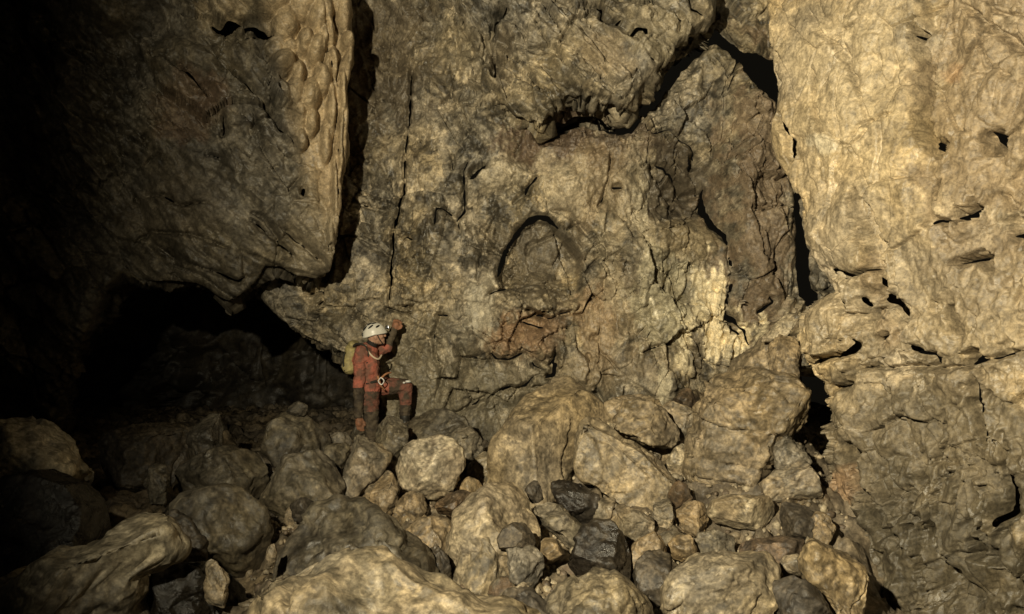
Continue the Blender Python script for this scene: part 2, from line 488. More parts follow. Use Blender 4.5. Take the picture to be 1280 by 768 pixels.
def back_shape(x, y, P):
    o = bumps(x, y, [
        (490, 330, 120, 150, .10), (480, 60, 60, 90, -.35), (500, 440, 50, 60, -.16), (560, 220, 60, 120, .06), (706, 240, 34, 40, .14), (752, 200, 30, 70, .10),
        (625, 222, 30, 18, .14, -10, 4), (795, 210, 20, 26, .10), (770, 300, 22, 70, .14, -20), (850, 245, 46, 40, -.34), (850, 300, 60, 26, .14, 0, 3),
        (945, 250, 44, 170, .50, -6, 4), (925, 130, 30, 60, .10, -25), (890, 400, 40, 50, .12), (600, 390, 26, 44, .16), (660, 430, 42, 22, .22, 0, 3),
        (720, 430, 30, 90, .12), (800, 380, 40, 60, .10), (620, 500, 150, 50, -.06), (740, 60, 160, 110, .2), (560, 470, 40, 30, .06), (500, 520, 60, 60, -.05),
        (780, 470, 60, 30, .05), (640, 175, 50, 20, .05), (835, 470, 30, 30, .1), (870, 455, 16, 34, -.12, 0, 3)])
    s = sdist(x, y, NICHE)
    o -= sstep(-2, 7, s) * .60 * (1 - sstep(338, 385, y))
    o = o + knobs(x, y, [(825, 480, 7, 26, .2), (676, 374, 26, 17, .22, 25), (706, 384, 20, 10, .12, -15), (640, 374, 16, 10, .12), (703, 404, 7, 8, .12)]) * (s > -20)
    sh = sdist(x, y, HOLE)
    o -= np.clip(sh, 0, 5) * .06
    # drip ridges running down the middle of the wall
    rid = ridged(np.stack([x * .035 + .4 * pn(x, y, .02), y * .009, 0 * x + 2], 1), 3)
    dm = np.exp(-((x - 800) / 140) ** 2) * sstep(150, 200, y) * (1 - sstep(420, 500, y))
    o += .035 * rid * dm
    # calcite curtains
    cm = np.exp(-(((x - 893) / 48) ** 2 + ((y - 398) / 60) ** 2) ** 2)
    o += cm * .09 * ridged(np.stack([x * .05, y * .02, 0 * x + 5], 1), 3)
    # thin bedding to the lower left
    bm = np.exp(-(((x - 470) / 130) ** 2 + ((y - 420) / 70) ** 2))
    o += bm * .035 * ridged(np.stack([x * .012 + y * .006, (y - x * .18) * .075, 0 * x + 6], 1), 3)
    return o, BACK_CRACKS
def back_tint(x, y, P):
    t = base_tint(P, (.285, .236, .158), (.15, .128, .09), 1.15, 1.5)
    w = fbm(np.stack([x * .03, y * .022, 0 * x + 1], 1), 5, .75) * .6
    t = stain_or_shade(t, x, y, [
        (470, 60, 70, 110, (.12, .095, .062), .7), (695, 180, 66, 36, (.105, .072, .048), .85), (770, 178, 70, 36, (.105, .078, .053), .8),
        (625, 222, 32, 20, PALE, .6), (745, 235, 50, 55, (.33, .25, .15), .5), (800, 250, 26, 60, PALE, .5), (700, 240, 30, 40, PALE, .45),
        (848, 232, 56, 52, (.075, .06, .041), .9), (850, 300, 60, 26, (.27, .215, .13), .7), (945, 260, 48, 190, (.19, .138, .088), .75),  # the near-black patch is shade painted into the hollow
        (615, 425, 18, 28, (.42, .32, .2), .5), (655, 422, 50, 30, (.25, .158, .088), .8), (690, 420, 16, 40, (.17, .115, .07), .5, 20),
        (676, 322, 50, 56, (.14, .115, .078), .75), (770, 380, 50, 60, (.33, .25, .15), .4), (745, 420, 24, 60, (.32, .215, .12), .5),  # the dark olive patch paints shade into the niche
        (820, 370, 40, 60, (.32, .29, .2), .6), 
        (836, 385, 12, 16, (.40, .37, .27), .8), 
        (505, 460, 100, 80, (.20, .172, .118), .5), (640, 500, 160, 50, (.165, .142, .096), .6), (825, 480, 7, 30, PALE, .7), (760, 450, 80, 40, (.26, .205, .13), .5),
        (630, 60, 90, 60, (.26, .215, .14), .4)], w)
    ws = fbm(np.stack([x * .055, y * .014, 0 * x + 3], 1), 5, .72) * .75
    CREAM = (.80, .68, .45)
    t = stain_or_shade(t, x, y, [(882, 372, 26, 50, CREAM, .95), (898, 420, 46, 32, CREAM, .85), (862, 415, 13, 26, CREAM, .8), (926, 420, 10, 26, CREAM, .9, 15), (850, 452, 12, 16, CREAM, .7),
                        (800, 262, 12, 50, (.40, .345, .24), .7), (760, 330, 16, 60, (.33, .275, .18), .5), (600, 385, 16, 36, (.44, .39, .29), .7), (826, 480, 6, 28, (.42, .37, .26), .8), (835, 380, 44, 56, (.40, .35, .235), .65),
                        (870, 440, 11, 30, (.13, .105, .07), .95), (912, 402, 9, 12, (.13, .10, .065), .9)], ws)  # dark patch low by the calcite paints in the shade of a hole
    vein = np.abs(poly_near(x, y, [(809, 372), (815, 385), (818, 398)])[0])
    t = np.where((vein < 1.6)[:, None], np.array(WHITE, F32) * 1.1, t)
    return t
ko = 10.2 / FPX
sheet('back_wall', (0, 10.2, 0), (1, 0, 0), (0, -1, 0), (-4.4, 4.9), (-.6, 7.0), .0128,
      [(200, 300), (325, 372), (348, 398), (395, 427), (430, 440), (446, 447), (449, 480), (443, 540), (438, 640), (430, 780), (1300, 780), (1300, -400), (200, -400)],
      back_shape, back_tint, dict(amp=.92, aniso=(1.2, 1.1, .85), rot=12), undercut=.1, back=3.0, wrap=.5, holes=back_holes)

# ---- the mass of rock hanging over the top of the back wall
LIP = [(470, -300), (520, -120), (560, 40), (585, 105), (622, 132), (642, 149), (668, 155), (676, 163), (689, 150), (690, 138), (702, 136), (713, 128), (722, 132), (733, 129), (750, 138),
       (766, 142), (783, 143), (793, 126), (806, 112), (822, 98), (838, 84), (846, 64), (866, 50), (886, 40), (893, 18), (897, -40), (1000, -300)]
LIP = [(a_, b_ - 13) for a_, b_ in LIP]
OVER_CRACKS = [
    ([(636, 5), (622, 14), (610, 32), (606, 52), (600, 70), (597, 92), (598, 104)], 4.5, .5, -.12, 22),
    ([(606, 50), (590, 52), (575, 48)], 2.6, .3),
    ([(575, 0), (563, 20), (545, 20)], 2.4, .3, .04, 12),
    ([(620, 62), (618, 92)], 4.5, .16),
    ([(643, 25), (646, 30)], 3.5, .4), ([(668, 28), (672, 31)], 2.4, .3),
    ([(742, 2), (752, 12), (750, 20), (762, 28), (778, 26)], 2.0, .25, .04, 14),
    ([(740, 17), (722, 18), (714, 32), (706, 46), (696, 48)], 1.8, .16),
    ([(785, 45), (795, 38), (804, 42), (806, 52)], 3.4, .32),
    ([(790, 15), (812, 12), (828, 18), (838, 25)], 2.4, .3, .05, 14),
    ([(806, 75), (818, 84), (832, 78), (840, 62)], 2.2, .25, .06, 16),
    ([(768, 112), (784, 108), (795, 98)], 1.8, .15, .04, 14),
    ([(725, 30), (760, 75), (790, 105), (802, 110)], 2.0, .10, .07, 26),
    ([(690, 60), (725, 95), (765, 120)], 1.8, .08, .05, 22),
    ([(720, 121), (740, 128), (762, 140)], 1.6, .12, -.04, 10),
    ([(855, 0), (862, 18), (885, 30)], 2.0, .25, .06, 18), ([(838, 25), (850, 32), (846, 50)], 2.0, .2),
    ([(640, 60), (662, 85), (690, 130)], 1.6, .06, .04, 18),
]
def over_shape(x, y, P):
    o = bumps(x, y, [(560, 60, 40, 60, -.5), (500, 0, 60, 200, -1.4), (600, 110, 40, 26, -.25), (650, 145, 30, 16, -.2), (720, 100, 60, 40, .05), (795, 95, 40, 36, .10), (830, 45, 40, 30, .08), (620, 80, 14, 40, -.1), (870, 10, 30, 40, .1)])
    o += .05 * ridged(np.stack([(x + y * .9) * .004, (y - x * .75) * .026, 0 * x + 3], 1), 3) * sstep(620, 680, x) * (1 - sstep(790, 830, x))
    return o, OVER_CRACKS
def over_tint(x, y, P):
    t = base_tint(P, (.25, .208, .14), (.145, .124, .088), 1.1, 1.4)
    w = fbm(np.stack([x * .03, y * .03, 0 * x + 4], 1), 4, .6) * .5
    return stain_or_shade(t, x, y, [(760, 70, 40, 30, (.33, .255, .155), .5, 40), (625, 70, 16, 40, (.13, .105, .07), .6), (560, 60, 50, 60, (.2, .165, .108), .5), (820, 50, 40, 40, (.27, .225, .145), .6)], w)
sheet('rock_overhang', (0, 9.45, 0), (1, 0, 0), (0, -1, 0), (-1.9, 3.6), (3.4, 6.6), .0125, LIP, over_shape, over_tint,
      dict(amp=.9, aniso=(.65, 1, 1.6), rot=-42), undercut=.35, back=3.2, wrap=.5)

# ---- left wall: the pendant with flowstone on its right edge, running off into the dark
LEFT_EDGE = [(432, -400), (436, -60), (440, 20), (436, 48), (441, 78), (434, 100), (436, 150), (437, 190), (428, 235), (417, 290), (412, 338), (398, 345), (375, 340), (352, 331), (335, 333), (322, 352), (300, 366),
             (288, 374), (262, 364), (240, 352), (200, 345), (165, 346), (138, 338), (112, 362), (92, 398), (70, 440), (48, 500), (30, 560), (0, 640), (-300, 760), (-900, 760), (-900, -400)]
LEFT_CRACKS = [
    ([(262, 30), (275, 38), (295, 38), (315, 40), (335, 52), (341, 52)], 3.6, .4, -.06, 18),
    ([(300, 52), (318, 50), (340, 53)], 2.2, .25),
    ([(192, 62), (215, 80), (240, 100), (262, 120)], 2.6, .3, .10, 26),
    ([(280, 86), (305, 106), (326, 130), (345, 155), (366, 180), (372, 195)], 2.4, .25, .12, 24),
    ([(280, 138), (282, 158), (279, 170)], 2.0, .25),
    ([(255, 185), (268, 190), (282, 196)], 2.0, .25, -.06, 20),
    ([(372, 250), (378, 238), (376, 252)], 2.0, .25),
    ([(310, 270), (330, 288), (352, 305), (372, 322)], 2.0, .2, .06, 18),
    ([(350, 282), (370, 300), (400, 322), (410, 330)], 2.0, .16, .06, 16),
    ([(170, 230), (200, 235), (225, 250), (262, 245)], 2.4, .2, .06, 24),
    ([(240, 330), (262, 336), (300, 350), (312, 340)], 2.0, .25, -.05, 16),
    ([(345, 330), (350, 300), (330, 270), (310, 262)], 1.8, .16, .05, 18),
    ([(150, 300), (180, 280), (240, 290), (290, 310)], 2.0, .14, .06, 30),
    ([(416, 330), (419, 260), (420, 180), (414, 120), (404, 60), (396, 20)], 1.5, .2),
]
_kr = random.Random(4)
FLOW = [(349, 92, 17, 17, .20), (330, 10, 42, 26, .22), (290, 12, 28, 26, .16), (378, 12, 22, 30, .2, 10), (396, 30, 16, 32, .2, 8), (378, 66, 11, 18, .16, 10), (392, 74, 12, 22, .17, 12),
        (403, 52, 10, 26, .16), (368, 102, 9, 16, .14, 10), (382, 128, 14, 24, .17, 10), (398, 108, 12, 20, .16), (366, 124, 12, 24, .15), (352, 132, 13, 22, .13, -15), (386, 156, 9, 20, .13), (372, 150, 11, 22, .13),
        (362, 165, 10, 22, .12, -20), (374, 178, 8, 18, .12), (340, 118, 10, 18, .1), (410, 90, 9, 24, .14), (412, 140, 8, 40, .13), (406, 180, 8, 30, .1), (428, 62, 9, 14, .2), (430, 90, 6, 26, .18), (424, 120, 6, 40, .16),
        (422, 180, 6, 50, .15), (418, 250, 7, 60, .14), (411, 300, 6, 44, .1), (428, 160, 5, 60, .12), (425, 20, 12, 36, .16), (412, 6, 12, 26, .14), (355, 40, 18, 26, .13, 15), (340, 70, 14, 14, .08), (360, 72, 12, 12, .08)]
for _ in range(46):
    a = _kr.random(); b_ = _kr.random()
    yy = -200 + b_ * 380; xx = 340 + a * 88 + max(0, yy - 60) * .12
    if yy > -10: continue
    FLOW.append((xx, yy, _kr.uniform(8, 18), _kr.uniform(14, 30), _kr.uniform(.1, .2)))
def left_shape(x, y, P):
    o = bumps(x, y, [(395, 60, 60, 140, .22), (330, 60, 60, 60, .15), (380, 250, 40, 80, .12), (230, 150, 60, 70, -.14), (150, 60, 60, 50, -.3), (180, 15, 40, 30, -.5), (120, 200, 80, 80, -.12), (250, 240, 60, 40, .1), (200, 310, 60, 30, .1), (300, 180, 40, 60, .05, -40)])
    o += knobs(x, y, FLOW) * 2.1
    dl = ((x - 175) * 280 - (y - 40) * 235) / 365.5                # below this edge the mass is undercut and faces down
    o -= .0052 * np.clip(-dl, 0, 210)
    o -= .35 * np.clip((300 - x) / 200, 0, 2.6) ** 1.5            # the wall swings away into the dark
    o += .04 * ridged(np.stack([(x + y * .6) * .006, (y - x * .8) * .03, 0 * x + 3], 1), 3) * (1 - sstep(330, 380, x))
    return o, LEFT_CRACKS
def flow_mask(x, y):
    edge = 335 + np.clip(y - 60, -400, 400) * .26
    return sstep(-12, 22, x - edge) * (1 - sstep(215, 330, y) * .6)
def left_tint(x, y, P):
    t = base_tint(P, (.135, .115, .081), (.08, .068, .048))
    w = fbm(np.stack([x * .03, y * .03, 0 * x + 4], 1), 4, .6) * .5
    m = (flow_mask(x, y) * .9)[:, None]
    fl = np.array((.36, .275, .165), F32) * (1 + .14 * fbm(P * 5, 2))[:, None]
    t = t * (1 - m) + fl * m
    return stain_or_shade(t, x, y, [(235, 130, 50, 40, (.12, .075, .045), .5), (290, 15, 40, 24, (.32, .255, .16), .7), (390, 300, 30, 60, (.25, .205, .135), .5), (200, 250, 80, 40, (.12, .095, .06), .4)], w)
lu = np.array([.94, .34, 0]); lu /= np.linalg.norm(lu)
ln_ = np.array([lu[1], -lu[0], 0])
O_left = px(430, 384, 9.2)
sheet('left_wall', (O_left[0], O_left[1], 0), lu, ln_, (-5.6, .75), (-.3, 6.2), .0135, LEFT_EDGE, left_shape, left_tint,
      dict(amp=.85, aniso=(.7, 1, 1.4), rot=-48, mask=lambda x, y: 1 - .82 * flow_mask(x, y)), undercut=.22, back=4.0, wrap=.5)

# ---- right wall: the near buttress
RIGHT_EDGE = [(940, -500), (945, -60), (955, 10), (962, 55), (967, 100), (970, 125), (966, 145), (961, 165), (964, 185), (973, 205), (984, 222), (994, 245), (1002, 275), (1005, 300), (1016, 330), (1027, 356), (1033, 366), (1010, 378), (994, 400),
              (992, 445), (1004, 468), (1012, 484), (1026, 500), (1034, 525), (1043, 551), (1037, 566), (1037, 600), (1033, 615), (1042, 631), (1062, 648), (1076, 672), (1079, 700), (1075, 730), (1064, 780), (1062, 1100), (2600, 1100), (2600, -500)]
RIGHT_CRACKS = [
    ([(1140, 18), (1143, 60), (1147, 90), (1146, 120), (1145, 145), (1153, 170), (1158, 182)], 3.0, .35, -.05, 30),
    ([(1155, 182), (1163, 186), (1172, 196)], 5.0, .5), ([(1134, 42), (1140, 45)], 2.5, .3),
    ([(1190, 0), (1212, 15), (1240, 40), (1258, 58), (1285, 62)], 2.6, .12, .06, 30),
    ([(1020, 88), (1024, 118), (1029, 145), (1037, 170)], 1.9, .10),
    ([(1226, 162), (1234, 174), (1240, 192)], 4.5, .5, .05, 20),
    ([(1156, 282), (1172, 278), (1192, 276)], 2.2, .25), ([(1192, 272), (1206, 266), (1225, 258)], 5.0, .55, .05, 20),
    ([(1251, 296), (1264, 285), (1282, 281)], 7.0, .6),
    ([(1186, 332), (1200, 326), (1216, 324), (1222, 318), (1232, 328), (1237, 347)], 3.0, .4, .05, 20),
    ([(1174, 222), (1166, 250), (1165, 275)], 2.0, .14, -.06, 20),
    ([(1070, 235), (1078, 260), (1087, 290), (1096, 320), (1100, 344)], 5.0, .05, .04, 24),
    ([(1035, 336), (1048, 345), (1058, 348), (1078, 342), (1096, 335)], 2.6, .28, .10, 22),
    ([(1098, 342), (1101, 358), (1112, 370), (1126, 384), (1134, 400)], 2.4, .25, .05, 20),
    ([(1022, 332), (1028, 350), (1032, 362), (1044, 366)], 2.4, .3), ([(1044, 366), (1052, 378), (1062, 392)], 2.4, .25, .04, 14),
    ([(1072, 370), (1079, 384)], 2.4, .3), ([(1080, 396), (1090, 390), (1098, 386)], 4.0, .35, .06, 14),
    ([(1068, 420), (1074, 430), (1066, 440), (1050, 444), (1032, 446), (1010, 456), (994, 459)], 2.4, .25, .07, 24),
    ([(1092, 424), (1104, 420), (1115, 418)], 2.6, .3), ([(1072, 458), (1090, 460), (1102, 457)], 2.2, .25),
    ([(1130, 430), (1150, 442), (1166, 445), (1170, 452), (1160, 460)], 2.4, .25, .06, 20),
    ([(1100, 462), (1140, 460), (1180, 462), (1212, 455)], 2.0, .10, .06, 20), ([(1205, 456), (1220, 448), (1230, 458)], 5.0, .5), ([(1230, 452), (1255, 445), (1285, 434)], 2.0, .2, .05, 20),
    ([(1220, 468), (1223, 500), (1228, 530), (1235, 552), (1240, 560)], 2.8, .4),
    ([(1260, 590), (1266, 615), (1262, 640), (1254, 662)], 2.8, .3, .05, 18), ([(1222, 670), (1228, 682), (1230, 698)], 3.0, .3), ([(1246, 686), (1258, 700)], 2.6, .2),
    ([(1056, 545), (1064, 575), (1075, 605), (1090, 630), (1102, 655), (1103, 662)], 3.2, .35, .06, 20), ([(1066, 550), (1072, 575)], 2.4, .25), ([(1103, 662), (1125, 665), (1140, 680)], 2.0, .2, -.04, 16),
    ([(1025, 482), (1045, 482), (1065, 478)], 2.2, .25), ([(1068, 480), (1072, 450)], 1.8, .15, .05, 16),
    ([(1180, 380), (1190, 400), (1200, 420)], 3.0, .08, .03, 14), ([(1160, 375), (1162, 392)], 2.5, .08), ([(1118, 355), (1122, 375)], 2.0, .06),
    ([(965, 60), (975, 78)], 2.2, .2), ([(968, 90), (976, 110)], 2.2, .2), ([(976, 140), (992, 175), (990, 205)], 2.0, .14, .05, 16),
    ([(1000, 305), (1008, 330), (1015, 350)], 1.6, .14),
    ([(1010, 10), (1030, 40), (1060, 70), (1080, 120)], 1.6, .05, .03, 24), ([(1060, 200), (1080, 160), (1120, 140)], 1.6, .04, .03, 24),
]
def right_shape(x, y, P):
    o = bumps(x, y, [(1060, 120, 70, 120, .12), (1200, 120, 70, 110, .05), (1050, 290, 50, 60, .08), (1040, 410, 40, 34, .16, 0, 3), (1040, 460, 36, 18, .12, 0, 4), (1090, 385, 18, 24, -.14), (1100, 360, 20, 20, -.08),
                     (1180, 560, 90, 70, .1), (1060, 600, 34, 60, .08), (1060, 520, 30, 30, .08), (1120, 720, 60, 50, .1), (1150, 458, 70, 12, -.06), (1240, 620, 30, 60, .05)])
    low = sstep(230, 330, y - (x - 1120) * .35) * sstep(1070, 1130, x + (y - 300) * .05)
    wx = pn(x, y, .02, 3) * 10; wy = pn(x, y, .02, 6) * 10
    q = np.stack([(x + wx) * .060, (y + wy) * .034, 0 * x + 2], 1)
    o -= .10 * sstep(1138, 1152, x - 6 * np.sin(y * .04)) * (1 - sstep(190, 300, y))
    pit = sstep(.05, .6, perlin(q) + .45 * perlin(q * 2.1 + 7))
    area = np.clip(pn(x, y, .011, 4) * 1.4 + .55, 0, 1.2)
    o -= low * .095 * pit * area
    o += low * .03 * ridged(q * .9 + 11, 2) * area
    o += .03 * fbm(np.stack([x * .016, y * .016, 0 * x + 9], 1), 3)
    return o, [(c[0], c[1] * 1.35) + tuple(c[2:]) for c in RIGHT_CRACKS]
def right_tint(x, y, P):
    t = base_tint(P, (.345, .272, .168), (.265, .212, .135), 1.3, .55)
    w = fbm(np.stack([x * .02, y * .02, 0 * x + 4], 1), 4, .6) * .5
    t = stain_or_shade(t, x, y, [(1060, 120, 80, 120, (.41, .325, .195), .5), (1225, 130, 80, 190, (.21, .158, .096), .85), (1230, 330, 70, 80, (.18, .137, .085), .7), (1180, 92, 16, 14, (.34, .22, .12), .6), (1180, 590, 180, 150, (.105, .086, .056), .88), (1180, 720, 220, 120, (.072, .06, .039), .88), (1180, 400, 130, 70, (.21, .168, .108), .6),  # dark patches right and low paint in shade where less lamplight falls
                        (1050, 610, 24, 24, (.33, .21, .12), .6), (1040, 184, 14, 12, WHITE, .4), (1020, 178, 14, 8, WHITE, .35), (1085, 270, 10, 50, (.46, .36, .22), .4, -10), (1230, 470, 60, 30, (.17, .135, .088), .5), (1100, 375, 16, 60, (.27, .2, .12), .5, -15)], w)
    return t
ru = np.array([.5, -.866, 0])
rn = np.array([-.866, -.5, 0])
O_r = px(985, 384, 7.5)
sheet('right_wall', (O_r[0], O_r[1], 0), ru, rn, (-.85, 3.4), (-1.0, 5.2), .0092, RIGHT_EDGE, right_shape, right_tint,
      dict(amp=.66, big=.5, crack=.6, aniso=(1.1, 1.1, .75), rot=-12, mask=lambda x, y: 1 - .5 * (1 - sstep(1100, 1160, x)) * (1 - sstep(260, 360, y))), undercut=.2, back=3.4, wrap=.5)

# ---- far wall of the side passage that opens behind the person to the left
def far_shape(x, y, P):
    return bumps(x, y, [(100, 500, 120, 80, .4), (300, 420, 100, 60, -.3)]), []
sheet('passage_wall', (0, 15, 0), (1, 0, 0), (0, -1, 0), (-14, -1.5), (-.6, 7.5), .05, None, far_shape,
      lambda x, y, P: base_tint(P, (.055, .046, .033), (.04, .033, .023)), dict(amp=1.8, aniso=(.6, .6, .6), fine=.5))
# ================================================================= BOULDERS
_ico = {}
def ico(level):
    if level not in _ico:
        bm = bmesh.new(); bmesh.ops.create_icosphere(bm, subdivisions=level, radius=1.0)
        v = np.array([x.co[:] for x in bm.verts], F32); f = np.array([[q.index for q in x.verts] for x in bm.faces], np.int32)
        bm.free(); v /= np.linalg.norm(v, axis=1)[:, None]
        _ico[level] = (v, f)
    return _ico[level]

def vnormals(P, f):
    a, b_, c = P[f[:, 0]], P[f[:, 1]], P[f[:, 2]]
    fn = np.cross(b_ - a, c - a); n = np.zeros_like(P)
    for k in range(3):
        for ax in range(3):
            n[:, ax] += np.bincount(f[:, k], fn[:, ax], len(P))
    return n / np.maximum(np.linalg.norm(n, axis=1), 1e-12)[:, None]

BASES = []          # (x, y, z of the underside) of every boulder, the floor is laid under them
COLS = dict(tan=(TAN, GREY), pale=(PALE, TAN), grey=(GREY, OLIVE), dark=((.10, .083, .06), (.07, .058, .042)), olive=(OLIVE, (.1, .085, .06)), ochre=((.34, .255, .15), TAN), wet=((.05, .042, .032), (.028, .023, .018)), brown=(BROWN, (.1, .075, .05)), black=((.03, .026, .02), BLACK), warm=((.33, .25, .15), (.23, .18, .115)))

def boulder(name, label, cat, colour, d, pts, thick=.75, box=2.7, cut=10, rough=1.0, seed=1, group=None, extra=None, ang=1.0, strata=0.0):
    rs = np.random.RandomState(seed * 31 + 5)
    pts = np.array(pts, F32)
    X = (pts[:, 0] - 640) / FPX * d; Z = CAM_Z + (384 - pts[:, 1]) / FPX * d
    cx = (X.min() + X.max()) / 2 * .5 + X.mean() * .5; cz = (Z.min() + Z.max()) / 2 * .5 + Z.mean() * .5
    th = np.linspace(-np.pi, np.pi, 721)[:-1]
    R = np.full(720, .01)
    ct, st = np.cos(th), np.sin(th)
    n = len(X)
    for k in range(n):
        ax, az = X[k] - cx, Z[k] - cz; bx, bz = X[(k + 1) % n] - cx, Z[(k + 1) % n] - cz
        ex, ez = bx - ax, bz - az
        den = ct * ez - st * ex
        den = np.where(np.abs(den) < 1e-9, 1e-9, den)
        r = (ax * ez - az * ex) / den
        s = (ax * st - az * ct) / den
        ok = (r > 0) & (s >= -1e-6) & (s <= 1 + 1e-6)
        R = np.where(ok, np.maximum(R, r), R)
    ker = np.exp(-(np.arange(-12, 13) / 2.5) ** 2); ker /= ker.sum()
    R = np.convolve(np.concatenate([R[-12:], R, R[:12]]), ker, 'valid')
    wpx = max(np.ptp(pts[:, 0]), np.ptp(pts[:, 1]))
    lev = 6 if wpx > 125 else (5 if wpx > 45 else 4)
    v, f = ico(lev)
    t = np.arctan2(v[:, 2], v[:, 0]); s = np.hypot(v[:, 0], v[:, 2])
    Rt = np.interp(t, th, R, period=2 * np.pi)
    k = 1 / (s ** box + np.abs(v[:, 1]) ** box) ** (1 / box)
    w = float(np.ptp(X)); h = float(np.ptp(Z)); T = thick * .5 * math.sqrt(w * h); size = math.sqrt(w * h)
    P = np.stack([Rt * s * k * np.cos(t), T * v[:, 1] * k, Rt * s * k * np.sin(t)], 1)
    # flat broken faces, most of them towards the front and top
    for q in range(max(4, int(cut * 1.0))):
        g = rs.normal(size=3); g[1] = -abs(g[1]) * 1.2 - .2; g[2] = g[2] * .9 + .2; g[0] *= .9; g /= np.linalg.norm(g)
        sup = (P @ g).max(); off = sup * rs.uniform(.56, .84)
        ex = np.maximum(0, P @ g - off)
        P = P - g[None] * ex[:, None]
    nr = vnormals(P, f)
    W = P + np.array([cx, d, cz]) + seed * 3.7
    sc = np.clip(size, .12, 1.6)
    q = W / sc
    ww = q + .12 * vnoise(q * 2)
    f1, e1 = facets(ww * 1.7, .7)
    dsp = sc * (.35 + .65 * ang) * (.045 * f1 + .05 * tri(ww * 2.0) + .055 * tri(ww * 4.2 + 2) + .042 * tri(ww * 9 + 4) + .022 * tri(ww * 19 + 1))
    dsp = dsp - sc * .03 * ang * (1 - sstep(0, .04, e1)) * (perlin(q * 1.5) > .1)
    dsp = dsp + .004 * fbm(W * 16, 3)
    P = P + nr * (rough * dsp)[:, None]
    if strata:
        lay = (W[:, 2] + .25 * W[:, 0] + .10 * perlin(W * 1.6)) * 6.0
        fr = lay - np.floor(lay); hh = _rnd[np.floor(lay).astype(int) & 255, 1]
        P = P + nr * (strata * (hh - .5 - .9 * (fr > .9) + .25 * fr))[:, None]
    zb = P[:, 2].min()
    base = np.array([cx, d, cz + zb])
    P[:, 2] -= zb
    c1, c2 = COLS[colour] if isinstance(colour, str) else colour
    tint = base_tint(W * 1.0, c1, c2, 3.0 if size < .6 else 2.4, 1.1) * np.array((.69, .675, .655), F32)
    if extra: tint = extra(P + base, tint)
    o = mesh_obj(name, P, f, M_WET if colour in ('wet', 'black') else M_ROCK, None, tint, loc=base)
    tag(o, label, cat, group)
    BASES.append((cx, d, base[2] + .17 * h, size))
    return o

B = lambda *a, **k: boulder('boulder', a[0], 'boulder', *a[1:], **k)
S = lambda *a, **k: boulder('stone', a[0], 'stone', *a[1:], **k)

# --- left, in the gloom
B('dim grey boulder with smooth curved top above the shadow-black boulder, against the dark passage', ((.52, .475, .37), (.38, .345, .27)), 6.2, [(-60, 540), (-20, 527), (0, 524), (30, 524), (56, 540), (79, 558), (94, 579), (109, 594), (110, 640), (60, 670), (-60, 670)], seed=2, cut=5)
B('smooth boulder painted shadow-black in front of the dim curved-top boulder', 'black', 5.3, [(-80, 630), (-20, 606), (0, 600), (22, 589), (50, 587), (94, 602), (120, 630), (125, 665), (110, 740), (0, 800), (-80, 800)], seed=3, cut=3, rough=.6)  # black colour stands in for a shadow that nothing here casts
B('large grey boulder sloping up like a ramp beside the glossy black rock', ((.40, .35, .25), (.27, .235, .17)), 4.6,
  [(-80, 790), (-20, 745), (37, 709), (75, 679), (109, 671), (142, 645), (169, 633), (195, 636), (210, 660), (217, 694), (206, 702), (184, 692), (172, 706), (168, 760), (172, 860), (60, 900), (-80, 880)], seed=5, cut=4, thick=.6)
B('glossy black wet rock between the ramp-like grey boulder and the pale ridged boulder', 'black', 4.9, [(160, 840), (166, 735), (182, 712), (215, 700), (247, 702), (285, 724), (304, 745), (310, 840), (230, 860)], seed=8)
S('little pale chip standing against the glossy black wet rock', 'tan', 4.75, [(253, 706), (262, 698), (277, 709), (286, 728), (280, 760), (256, 750)], seed=9, thick=.6)
B('dark brown boulder with blunt flat face behind the glossy black rock', 'olive', 6.0, [(214, 630), (232, 618), (270, 610), (300, 614), (326, 640), (337, 671), (332, 694), (320, 720), (280, 730), (245, 715), (235, 670)], seed=10)
B('blackish round stone at the foot of the dark brown blunt boulder', 'dark', 5.7, [(198, 650), (215, 640), (235, 649), (251, 675), (257, 705), (235, 740), (205, 730), (196, 690)], seed=11)
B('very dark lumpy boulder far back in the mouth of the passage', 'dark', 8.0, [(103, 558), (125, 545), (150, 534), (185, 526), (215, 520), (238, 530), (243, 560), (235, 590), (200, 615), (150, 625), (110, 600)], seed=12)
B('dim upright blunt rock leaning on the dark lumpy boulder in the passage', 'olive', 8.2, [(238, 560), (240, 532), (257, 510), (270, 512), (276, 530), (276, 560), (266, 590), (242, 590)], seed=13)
B('low dark boulder lying between the upright blunt rock and the dark brown boulder', 'olive', 7.2, [(210, 595), (238, 572), (270, 561), (300, 560), (326, 564), (335, 585), (330, 620), (290, 640), (220, 640)], seed=14)
S('shadowy angular stone in front of the dark lumpy passage boulder', 'olive', 6.8, [(178, 605), (190, 578), (204, 580), (210, 604), (206, 630), (182, 630)], seed=15)
B('dull brown boulder with a small cap stone on its top', 'olive', 8.0, [(330, 590), (330, 552), (334, 530), (349, 517), (374, 515), (394, 529), (410, 549), (414, 580), (390, 605), (350, 610)], seed=16, cut=6)
S('small cap stone sitting on top of the dull brown boulder', 'olive', 8.0, [(357, 510), (369, 500), (384, 508), (382, 520), (360, 521)], seed=17)
B('wide tan-grey boulder with a dark stone lodged at its foot', 'grey', 7.2, [(316, 600), (334, 578), (360, 573), (380, 566), (397, 563), (416, 579), (431, 607), (428, 640), (400, 665), (350, 672), (322, 650)], seed=18)
S('dark stone lodged at the foot of the wide tan-grey boulder', 'dark', 6.35, [(361, 632), (375, 623), (392, 627), (396, 642), (378, 655), (364, 648)], seed=19)
